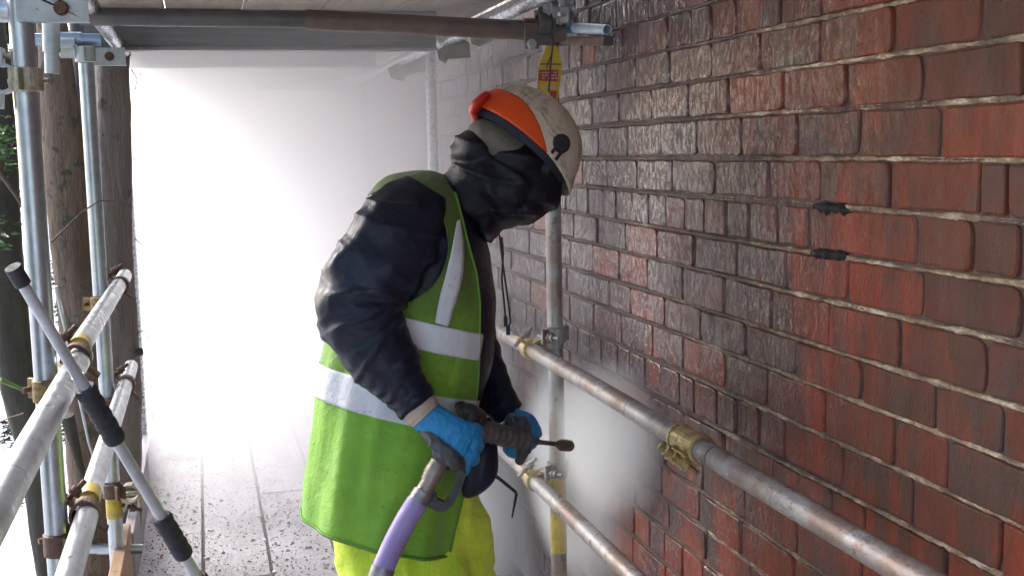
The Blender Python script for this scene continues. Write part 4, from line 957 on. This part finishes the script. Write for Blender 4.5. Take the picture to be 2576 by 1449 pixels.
# --- vest: draped shell with armhole and open front
vst = [(964, 1334, 200, BD, .205, 14), (970, 1268, 203, BD, .203, 14), (978, 1190, 203, BD, .200, 14), (990, 1100, 205, BD, .198, 13.5), (1004, 1005, 210, BD, .196, 13), (1024, 905, 212, BD, .198, 13), (1045, 815, 208, BD, .202, 13),
       (1064, 720, 193, BD, .212, 14), (1073, 640, 182, BD, .222, 18), (1080, 565, 166, BD, .218, 22), (1094, 503, 134, BD, .175, 24), (1106, 462, 78, BD, .115, 22), (1113, 443, 36, BD, .06, 20)]
VS = cat(vst, 10); NV = len(VS) - 1
def vfold(t, a):
    sk = (1 - t) ** 1.5         # skirt folds low, flat high
    cs = Vector((math.cos(a) * 1.9, math.sin(a) * 1.9, t * 1.2))
    return .085 * sk * noise.noise(cs * 1.3 + Vector((3, 0, 0))) + .030 * sk * noise.noise(Vector((math.cos(a) * 5.5, math.sin(a) * 5.5, t * 2.5 + 4))) + .024 * noise.noise(cs * 2.2) + .008 * noise.noise(Vector((math.cos(a) * 5, math.sin(a) * 5, t * 6)))
def VP_(t, a, off=0.0):
    f = max(0, min(NV - 1e-6, t * NV)); i = int(f); k = f - i; s = [VS[i][j] * (1 - k) + VS[i + 1][j] * k for j in range(6)]
    ti = math.radians(s[5]); nv = EX * math.cos(ti) - EY * math.sin(ti); q = 1 + vfold(t, a); hw = s[2] * s[3] / F
    ca, sa = math.cos(a), math.sin(a)
    return P(s[0], s[1], D=s[3]) + nv * ((hw + off) * ca * q) + EA * ((s[4] + off) * sa * q)
edge_px = [(0, 1128), (.08, 1142), (.16, 1162), (.33, 1192), (.42, 1203), (.5, 1206), (.58, 1207), (.66, 1198), (.74, 1176), (.82, 1158), (.9, 1142), (1, 1130)]
def edge_a(t):
    for (t0, x0), (t1, x1) in zip(edge_px, edge_px[1:]):
        if t <= t1:
            xx = x0 + (x1 - x0) * (t - t0) / (t1 - t0 + 1e-9); break
    lo, hi = math.radians(3), math.radians(120)
    for _ in range(22):
        mid = (lo + hi) / 2
        if px(VP_(t, mid))[0] > xx: lo = mid
        else: hi = mid
    return lo
HOLE = [(955, 478), (1000, 466), (1045, 468), (1082, 486), (1106, 520), (1122, 570), (1128, 620), (1118, 670), (1090, 715), (1050, 748), (1010, 768), (940, 800), (860, 760), (840, 640), (880, 560), (915, 500)]
def inside(x, y, poly):
    c = False; n = len(poly)
    for i in range(n):
        x0, y0 = poly[i]; x1, y1 = poly[(i + 1) % n]
        if (y0 > y) != (y1 > y) and x < (x1 - x0) * (y - y0) / (y1 - y0) + x0: c = not c
    return c
def closest(x, y, poly):
    best = (1e9, x, y)
    for i in range(len(poly)):
        x0, y0 = poly[i]; x1, y1 = poly[(i + 1) % len(poly)]; dx, dy = x1 - x0, y1 - y0; t = max(0, min(1, ((x - x0) * dx + (y - y0) * dy) / (dx * dx + dy * dy)))
        q = (x0 + t * dx, y0 + t * dy); d = math.hypot(x - q[0], y - q[1])
        if d < best[0]: best = (d, *q)
    return best
HOLE = [(x, y) for x, y in cat([(a, b) for a, b in HOLE + HOLE[:1]], 5)][:-1]
nr, nc = 190, 230; mb = MB(); vs = []; ins = []
for i in range(nr + 1):
    t = i / nr; ea = edge_a(t)
    for j in range(nc + 1):
        a = ea + (2 * math.pi - ea - math.radians(50) - ea) * j / nc + 0
        p = VP_(t, a); x, y, d = px(p); near = math.sin(a) > 0; ii = near and inside(x, y, HOLE); far_hole = (not near) and inside(x - 10, y + 20, HOLE)
        vs.append(p); ins.append(ii or far_hole)
W = nc + 1; keep = []
for i in range(nr):
    for j in range(nc):
        q = (i * W + j, i * W + j + 1, (i + 1) * W + j + 1, (i + 1) * W + j)
        if sum(ins[k] for k in q) <= 2: keep.append(q)
used = set(k for q in keep for k in q)
for k in used:
    if ins[k]:
        x, y, d = px(vs[k]); _, qx, qy = closest(x, y, HOLE); vs[k] = P(qx, qy, D=d)
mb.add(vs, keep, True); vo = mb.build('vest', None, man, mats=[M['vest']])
so_ = vo.modifiers.new('thick', 'SOLIDIFY'); so_.thickness = .0022; so_.offset = 1
def band(t0, t1, a0, a1, off, mat, name, n=(10, 120), slant=0.0, poly=None):
    vs = []; fs = []; nr_, nc_ = n
    for i in range(nr_ + 1):
        for j in range(nc_ + 1):
            u = j / nc_; a = a0 + (a1 - a0) * u; t = t0 + (t1 - t0) * i / nr_ + slant * u
            vs.append(VP_(t, a, off))
    for i in range(nr_):
        for j in range(nc_):
            q = (i * (nc_ + 1) + j, i * (nc_ + 1) + j + 1, (i + 1) * (nc_ + 1) + j + 1, (i + 1) * (nc_ + 1) + j)
            fs.append(q)
    m_ = MB(); m_.add(vs, fs, True); o = m_.build(name, mat, vo); s_ = o.modifiers.new('thick', 'SOLIDIFY'); s_.thickness = .0012; s_.offset = 1; return o
def t_at(yc):   # t where the station centre has image height yc
    best = min(range(NV + 1), key=lambda i: abs(VS[i][1] - yc)); return best / NV
tb0, tb1 = t_at(1032), t_at(955); band(tb0, tb1, edge_a(tb0) + .01, 2 * math.pi - .9, .0035, M['silver'], 'reflective_band')
tb0, tb1 = t_at(864), t_at(800); band(tb0, tb1, edge_a(tb0) + .01, 2 * math.pi - .9, .0035, M['silver'], 'reflective_band')
# braces: vertical strip from the upper band up over the shoulder
def strip(pl, pr, name):
    vs = []; fs = []; n = 40; L = cat(pl, 8); Rr = cat(pr, 8); n = len(L) - 1
    def surf(x, y):
        lo_t, hi_t = 0.0, 1.0; best = None
        t = .5; a = math.pi / 2
        for _ in range(26):
            p = VP_(t, a, .006); qx, qy, _d = px(p)
            px1 = px(VP_(t, a + .01, .006)); px2 = px(VP_(t + .005, a, .006))
            jx = ((px1[0] - qx) / .01, (px1[1] - qy) / .01); jt = ((px2[0] - qx) / .005, (px2[1] - qy) / .005); ex, ey = x - qx, y - qy
            det = jx[0] * jt[1] - jt[0] * jx[1]
            if abs(det) < 1e-6: break
            da = (ex * jt[1] - jt[0] * ey) / det; dt = (jx[0] * ey - ex * jx[1]) / det
            a += max(-.2, min(.2, da)); t += max(-.08, min(.08, dt)); t = max(.01, min(.97, t)); a = max(.2, min(2.9, a))
        return VP_(t, a, .0055)
    for i in range(n + 1):
        for k in range(5):
            u = k / 4; vs.append(surf(L[i][0] * (1 - u) + Rr[i][0] * u, L[i][1] * (1 - u) + Rr[i][1] * u))
    for i in range(n):
        for k in range(4): q = i * 5 + k; fs.append((q, q + 1, q + 6, q + 5))
    m_ = MB(); m_.add(vs, fs, True); o = m_.build(name, M['silver'], vo); s_ = o.modifiers.new('thick', 'SOLIDIFY'); s_.thickness = .0012; s_.offset = 0
strip([(1150, 556), (1138, 620), (1122, 690), (1105, 752), (1094, 812)], [(1158, 552), (1168, 620), (1165, 690), (1150, 752), (1128, 822)], 'reflective_brace')
# bound edges
def trim(fn, n, r_, name='binding'):
    m_ = MB(); m_.tube([fn(i / n) for i in range(n + 1)], r_, 6); m_.build(name, M['vest_hem'], vo)
trim(lambda u: VP_(0, edge_a(0) + (2 * math.pi - edge_a(0) - 1.2) * u, .002), 160, .0038, 'hem_binding')
trim(lambda u: VP_(u * .97, edge_a(u * .97), .001), 70, .003, 'front_binding')
# --- trousers
def tfold(t, a): return .045 * noise.noise(Vector((math.cos(a) * 2, math.sin(a) * 2, t * 7))) + .02 * noise.noise(Vector((math.cos(a) * 5, math.sin(a) * 5, t * 18)))
ra, la = J['ra'], J['la']; rax = px(ra + Vector((0, 0, .06))); lax = px(la + Vector((0, 0, .06)))
tp = [limb([(1000, 1150, 180, 2.77, .13, 12), (1022, 1230, 205, 2.77, .135, 12), (1036, 1310, 206, 2.77, .135, 8), (1046, 1400, 200, 2.77, .14, 2), (1050, 1450, 180, 2.76, .14, 0)], 8, 56, tfold),
      limb([(1000, 1330, 150, 2.70, .08), (1025, 1450, 165, 2.68, .11), (1090, 1610, 110, 2.61, .095), (1050, 1800, 95, 2.62, .08), (rax[0], rax[1], 75, rax[2], .065)], 8, 44, tfold),
      limb([(1095, 1330, 140, 2.84, .10), (1118, 1450, 125, 2.86, .11), (1175, 1600, 105, 2.9, .095), (1150, 1780, 90, 2.95, .08), (lax[0], lax[1], 70, lax[2], .065)], 8, 44, tfold)]
def tdisp(co, n_):
    x, y, d = px(co); return .010 * max(0, ridge(Vector((x * .011, y * .0045 + x * .002, d)))) ** 2 + .004 * noise.noise(co * 16) - .003
remesh('trousers', tp, .008, [M['trousers']], man, tdisp)
for a_ in (ra, la):
    c = a_.copy(); bmv = []
    vs, fs = [], []
    m_ = MB()
    bm_ = bmesh.new(); bmesh.ops.create_icosphere(bm_, subdivisions=3, radius=1)
    for v in bm_.verts: v.co = Vector((c.x + .06 + v.co.x * .15, c.y - .01 + v.co.y * .052, max(.022, .055 + v.co.z * .052)))
    m_.bm(bm_, True); m_.tube([c + Vector((0, 0, -.05)), c + Vector((0, 0, .14))], [.055, .058], 20); b_o = m_.build('boot', M['boot'], man)
    m_ = MB(); m_.box((c.x + .055, c.y - .01, .012), (.15, .052, .011), bev=.006); m_.build('sole', M['black'], b_o)
# --- helmet
HC = P(1305, 372, D=2.655)
hk = 2.655 / F
along = (EX * .780 - EY * .627).normalized(); crown0 = (EX * .627 + EY * .78).normalized()
ti = math.radians(11); crownd = (crown0 * math.cos(ti) - EA * math.sin(ti)).normalized(); side = crownd.cross(along).normalized()
if side.dot(EA) < 0: side = -side
RA, RS, RH = .1345, .116, .131
def HP(th, ph, off=0.0):
    """th 0 crown .. 1 rim, ph 0 back .. pi/2 near side .. pi front"""
    z = math.cos(th * math.pi / 2); r_ = math.sin(th * math.pi / 2) ** .85
    e = 1 + .03 * (math.cos(ph) ** 2)
    return HC + along * (-(RA + off) * r_ * math.cos(ph) * e) + side * ((RS + off) * r_ * math.sin(ph)) + crownd * ((RH + off) * z)
helm = link('hard_hat', None, None, man) if False else None
mb = MB(); nt_, np_ = 26, 72; vs = []; fs = []
for i in range(nt_ + 1):
    for k in range(np_):
        th, ph = i / nt_, 2 * math.pi * k / np_; p = HP(max(th, .001), ph)
        # crown ridge and small front brim
        fr = max(0, -math.cos(ph)) ** 3
        if th > .86: p = p + along * (fr * (th - .86) * .10) - crownd * (fr * (th - .86) * .10)
        p = p + crownd * .003 * math.exp(-(math.sin(ph) / .18) ** 2) * (1 if th > .25 else 0)
        vs.append(p)
for i in range(nt_):
    for k in range(np_):
        k2 = (k + 1) % np_; fs.append((i * np_ + k, i * np_ + k2, (i + 1) * np_ + k2, (i + 1) * np_ + k))
mb.add(vs, fs, True); helm = mb.build('hard_hat', M['shell'], man); s_ = helm.modifiers.new('thick', 'SOLIDIFY'); s_.thickness = .0035; s_.offset = -1
def hstrip(phs, top, bot, off, mat, name, thick=.0015):
    vs = []; fs = []; n = len(phs) - 1; m = 10
    for i, ph in enumerate(phs):
        for k in range(m + 1): u = k / m; vs.append(HP(top(ph) * (1 - u) + bot(ph) * u, ph, off))
    for i in range(n):
        for k in range(m): q = i * (m + 1) + k; fs.append((q, q + 1, q + m + 2, q + m + 1))
    m_ = MB(); m_.add(vs, fs, True); o = m_.build(name, mat, helm); s_ = o.modifiers.new('thick', 'SOLIDIFY'); s_.thickness = thick; s_.offset = 1
def otop(ph):
    d = math.degrees(ph); return 1.0 if d > 116 else .70 + .30 * max(0, (d - 60) / 56) ** 1.6 - .0
hstrip([math.radians(-80 + 196 * i / 60) for i in range(61)], lambda p: otop(abs(p)), lambda p: 1.01, .0030, M['orange'], 'orange_band')
# curled lip at the back
lip = [limb([(1230, 246, 12, 2.655, .07), (1213, 262, 16, 2.655, .085), (1198, 280, 17, 2.655, .088), (1191, 298, 12, 2.655, .075)], 6, 30, None, 2.6)]
m_ = MB(); m_.add(*lip[0], True); m_.build('rear_lip', M['red_lip'], helm)
# seam line

# harness band just inside the near rim
m_ = MB(); vs = []; fs = []
for i in range(41):
    ph = math.radians(10 + 150 * i / 40)
    for dz in (0, -.016): vs.append(HP(1.0, ph, -.008) + crownd * dz)
for i in range(40): q = i * 2; fs.append((q, q + 1, q + 3, q + 2))
m_.add(vs, fs, True); m_.build('harness_band', M['navy'], helm)
# ear clip
c = P(1414, 362, D=2.50)
def hsurf(x, y):
    best = None
    for i in range(8, 104):
        for k in range(0, 60):
            p = HP(i / 104, math.radians(20 + 150 * k / 60), .002); q = px(p); d = (q[0] - x) ** 2 + (q[1] - y) ** 2
            if best is None or d < best[0]: best = (d, p)
    return best[1]
sp = cat([tuple(hsurf(*q)) for q in ((1282, 219), (1308, 232), (1335, 252), (1358, 280), (1378, 312), (1391, 345), (1396, 372))], 5); m_ = MB(); m_.tube([Vector(q) for q in sp], .0017, 6); m_.build('seam', M['black'], helm)
c = hsurf(1412, 362); nrm = (c - (HC + crownd * .03)).normalized(); nrm = (nrm + EA * .8).normalized()
m_ = MB(); m_.tube([c - nrm * .004, c + nrm * .006, c + nrm * .009], [.021, .021, .017], 28); clip = m_.build('ear_clip', M['black'], helm)
m_ = MB(); m_.tube([hsurf(1396, 372) + nrm * .004, hsurf(1384, 384) + nrm * .004], .004, 8); m_.tube([hsurf(1412, 385) + nrm * .004, hsurf(1400, 396) + nrm * .004, hsurf(1392, 402) + nrm * .004], .004, 8); m_.build('clip_arm', M['black'], clip)
# --- gloves
def finger(pts, r0, r1):
    """pts (px,py,D) chain -> tapered rounded limb"""
    V = [P(x, y, D=d) for x, y, d in pts]; V = [Vector(v) for v in cat([tuple(v) for v in V], 6)]; n = len(V)
    rr = [(r0 + (r1 - r0) * i / (n - 1)) * (1 + .07 * math.sin(i / (n - 1) * math.pi * 3)) for i in range(n)]
    rr = [rr[0] * .8] + rr + [r1 * .55]; V = [V[0] - (V[1] - V[0]).normalized() * r0 * .6] + V + [V[-1] + (V[-1] - V[-2]).normalized() * r1 * .7]
    m_ = MB(); m_.tube(V, rr, 14, cap=True); bm_ = bmesh.new()
    return m_.v, m_.f
GD = 2.445
rg = [limb([(1062, 1036, 44, GD + .01, .034), (1085, 1058, 44, GD + .005, .032), (1118, 1085, 50, GD, .030), (1150, 1108, 56, GD, .028), (1178, 1122, 54, GD + .008, .024)], 6, 32),
      finger([(1176, 1078, GD), (1200, 1078, GD + .025), (1206, 1090, GD + .065), (1180, 1100, GD + .085)], .0125, .0095),
      finger([(1180, 1104, GD), (1203, 1112, GD + .022), (1202, 1128, GD + .065), (1172, 1132, GD + .085)], .013, .0098),
      finger([(1172, 1132, GD), (1192, 1146, GD + .020), (1190, 1160, GD + .062), (1160, 1158, GD + .082)], .0125, .0095),
      finger([(1156, 1152, GD + .005), (1172, 1172, GD + .02), (1168, 1186, GD + .056), (1142, 1180, GD + .074)], .0115, .0085),
      ball(1122, 1140, GD + .004, 40, 30, .024, 40, 3), ball(1175, 1118, GD + .012, 34, 60, .020, 12, 3), ball(1118, 1128, GD - .024, 20, 16, .014, 50, 3), ball(1142, 1160, GD - .014, 20, 17, .014, 50, 3),
      finger([(1078, 1082, GD - .005), (1098, 1112, GD - .022), (1122, 1130, GD - .028), (1142, 1152, GD - .020), (1150, 1172, GD - .004)], .0165, .0115),
      ball(1098, 1108, GD - .008, 34, 22, .02, 40, 3)]
def gmat_r(c, n_):
    x, y, d = px(c); line = 1088 + max(0, x - 1085) * .80
    return 1 if y > line - 4 + 6 * noise.noise(c * 70) and x < 1172 else 0
def gdisp(co, n_): return .0016 * max(0, ridge(co * 38)) ** 2 + .0010 * noise.noise(co * 110)
remesh('glove', rg, .0026, [M['glove_blue'], M['glove_grey']], man, gdisp, 3, gmat_r)
LD = 2.70
lg = [limb([(1278, 1052, 34, LD + .05, .034), (1300, 1072, 42, LD + .035, .034), (1318, 1092, 46, LD + .03, .032), (1328, 1112, 40, LD + .03, .028)], 6, 30),
      ball(1322, 1084, LD + .012, 36, 50, .034, -10, 3), ball(1298, 1122, LD + .015, 34, 30, .03, 0, 3),
      finger([(1318, 1058, LD - .015), (1310, 1066, LD - .045), (1312, 1090, LD - .060), (1304, 1112, LD - .052)], .0125, .0105),
      finger([(1326, 1078, LD - .015), (1324, 1086, LD - .045), (1320, 1112, LD - .058), (1310, 1134, LD - .046)], .0125, .0105),
      finger([(1330, 1104, LD - .01), (1326, 1108, LD - .038), (1318, 1132, LD - .050), (1308, 1150, LD - .036)], .0125, .0105),
      finger([(1326, 1126, LD), (1322, 1134, LD - .026), (1314, 1150, LD - .036), (1306, 1160, LD - .024)], .0115, .0095),
      finger([(1290, 1052, LD - .0), (1282, 1060, LD - .035), (1288, 1080, LD - .055), (1296, 1098, LD - .05)], .0125, .0095)]
def gmat_l(c, n_):
    x, y, d = px(c); return 1 if (d < LD - .026 and x < 1338) else 0
remesh('glove', lg, .0028, [M['glove_blue'], M['glove_grey']], man, gdisp, 3, gmat_l)
# knitted cuff
vs, fs = limb([(1044, 1010, 47, 2.458, .038), (1052, 1022, 48, 2.455, .038), (1062, 1034, 47, 2.452, .037), (1071, 1044, 44, 2.45, .036)], 6, 40, lambda t, a: .02 * math.sin(t * 20) + .01 * noise.noise(Vector((math.cos(a) * 3, math.sin(a) * 3, t * 4))))
m_ = MB(); m_.add(vs, fs, True); m_.build('glove_cuff', M['knit'], man)

# ------------------------------------------------------------------ pressure lance and hose
M['lance_grey'] = simple('grimy grey lance body', (.16, .145, .135), (.09, .08, .075), 40, (.4, .65), .2, .0016, 140)
M['lance_dark'] = simple('black lance body', (.022, .02, .02), (.04, .034, .032), 40, (.35, .6), 0, .001, 140)
M['fitting'] = simple('worn brass fitting', (.36, .29, .23), (.24, .20, .18), 50, (.3, .5), .5, .0012, 140)
M['hose'] = simple('purple hose', (.38, .29, .55), (.30, .22, .45), 18, (.35, .55), 0, .0006, 100, specks=(60, .68, (.10, .08, .10)))
M['crimp'] = simple('crimped steel', (.34, .32, .34), (.22, .2, .21), 40, (.3, .5), .6, .001, 140)
lance = empty('pressure_lance', P(1180, 1080, D=2.5)); tag(lance, 'water lance held in both blue gloves, with grey trigger body and thin nozzle rod', 'pressure washer')
def part(pts, rr, mat, name, parent=lance, seg=20):
    V = [P(x, y, D=d) for x, y, d in pts]; m_ = MB(); m_.tube(V, rr, seg); return m_.build(name, mat, parent)
part([(1112, 1172, 2.475), (1140, 1128, 2.478), (1172, 1078, 2.49), (1188, 1048, 2.50)], [.016, .015, .016, .018], M['lance_dark'], 'handle')
m_ = MB()
for (x, y, d, rx, ry, rz, an) in ((1180, 1036, 2.515, 34, 22, .026, 15), (1205, 1052, 2.53, 20, 26, .022, 0), (1160, 1022, 2.52, 16, 14, .018, 0)):
    m_.add(*ball(x, y, d, rx, ry, rz, an, 3), True)
m_.build('valve_body', M['lance_dark'], lance)
pts = []; rr = []
for i in range(49):
    t = i / 48; x = 1192 + (1322 - 1192) * t; y = 1080 + 28 * t; pts.append((x, y, 2.53 + .12 * t)); rr.append(.0235 - .003 * t + (.0022 if (i // 3) % 2 else 0))
part(pts, rr, M['lance_grey'], 'front_grip', seg=24)
part([(1318, 1106, 2.648), (1345, 1110, 2.68), (1362, 1112, 2.70), (1424, 1120, 2.80)], [.012, .008, .0055, .0055], M['lance_grey'], 'lance_tube')
noz = part([(1404, 1117, 2.77), (1412, 1119, 2.785), (1432, 1121, 2.82), (1437, 1122, 2.83)], [.008, .014, .014, .009], M['brown_tube'], 'nozzle')
part([(1105, 1162, 2.47), (1090, 1190, 2.465), (1078, 1212, 2.46)], [.019, .0215, .018], M['fitting'], 'swivel')
part([(1082, 1206, 2.46), (1068, 1234, 2.458), (1058, 1252, 2.456)], [.0165, .019, .020], M['fitting'], 'hose_fitting')
# trigger guard loop
pts = [(1148, 1168), (1160, 1190), (1150, 1225), (1130, 1262), (1112, 1272), (1090, 1262), (1082, 1240)]
V = [Vector(v) for v in cat([tuple(P(x, y, D=2.475)) for x, y in pts], 6)]
m_ = MB(); n = len(V); vs = []; fs = []
for i, p in enumerate(V):
    t_ = (V[min(i + 1, n - 1)] - V[max(i - 1, 0)]).normalized(); nn = t_.cross(EA).normalized(); wd = .009 if i < n * .6 else .012
    for (a_, b_) in ((-1, -1), (1, -1), (1, 1), (-1, 1)): vs.append(p + nn * a_ * wd + EA * b_ * .009)
for i in range(n - 1):
    for k in range(4): k2 = (k + 1) % 4; fs.append((i * 4 + k, i * 4 + k2, (i + 1) * 4 + k2, (i + 1) * 4 + k))
fs += [(0, 1, 2, 3), tuple((n - 1) * 4 + k for k in (3, 2, 1, 0))]
m_.add(vs, fs); m_.build('trigger_guard', M['lance_dark'], lance)
hose = empty('hose', P(1055, 1250, D=2.45)); tag(hose, 'purple hose running down from the lance past the yellow trousers', 'hose')
hp_ = cat([(1066, 1236, 2.455), (1050, 1262, 2.45), (1016, 1318, 2.44), (984, 1382, 2.43), (958, 1446, 2.42), (940, 1530, 2.42), (975, 1700, 2.46), (1010, 1900, 2.5)], 7)
V = [P(*q[:2], D=q[2]) for q in hp_]
m_ = MB(); m_.tube(V[7:28], .0232, 24); m_.build('sheath', M['hose'], hose)
m_ = MB(); m_.tube(V[:12], [.0215 + .001 * (i % 2) for i in range(12)], 16); m_.build('crimp_sleeve', M['crimp'], hose)
m_ = MB(); m_.tube(V[26:30], .025, 24); m_.build('collar', M['crimp'], hose)
zz = [V[i] for i in range(26, len(V))]; e = zz[-1].copy(); e.z = .02; zz.append(e); zz += [e + Vector((-.25, -.3, 0)), e + Vector((-.3, -1.0, 0)), e + Vector((-.1, -2.0, 0))]
zz = [Vector(v) for v in cat([tuple(v) for v in zz], 3)]
m_ = MB(); m_.tube(zz, .018, 14); m_.build('hose_line', M['crimp'], hose)
# bent thin strap hanging at the front
hk_ = [(1226, 1178), (1240, 1192), (1262, 1208), (1296, 1236), (1299, 1242), (1293, 1275), (1288, 1302)]
m_ = MB(); m_.tube([P(x, y, D=2.60) for x, y in hk_], [.0042, .0042, .004, .0036, .0034, .0026, .0015], 8)
tag(m_.build('strap_end', M['black']), 'stiff black strap end bent like a hook in front of the trousers', 'strap')
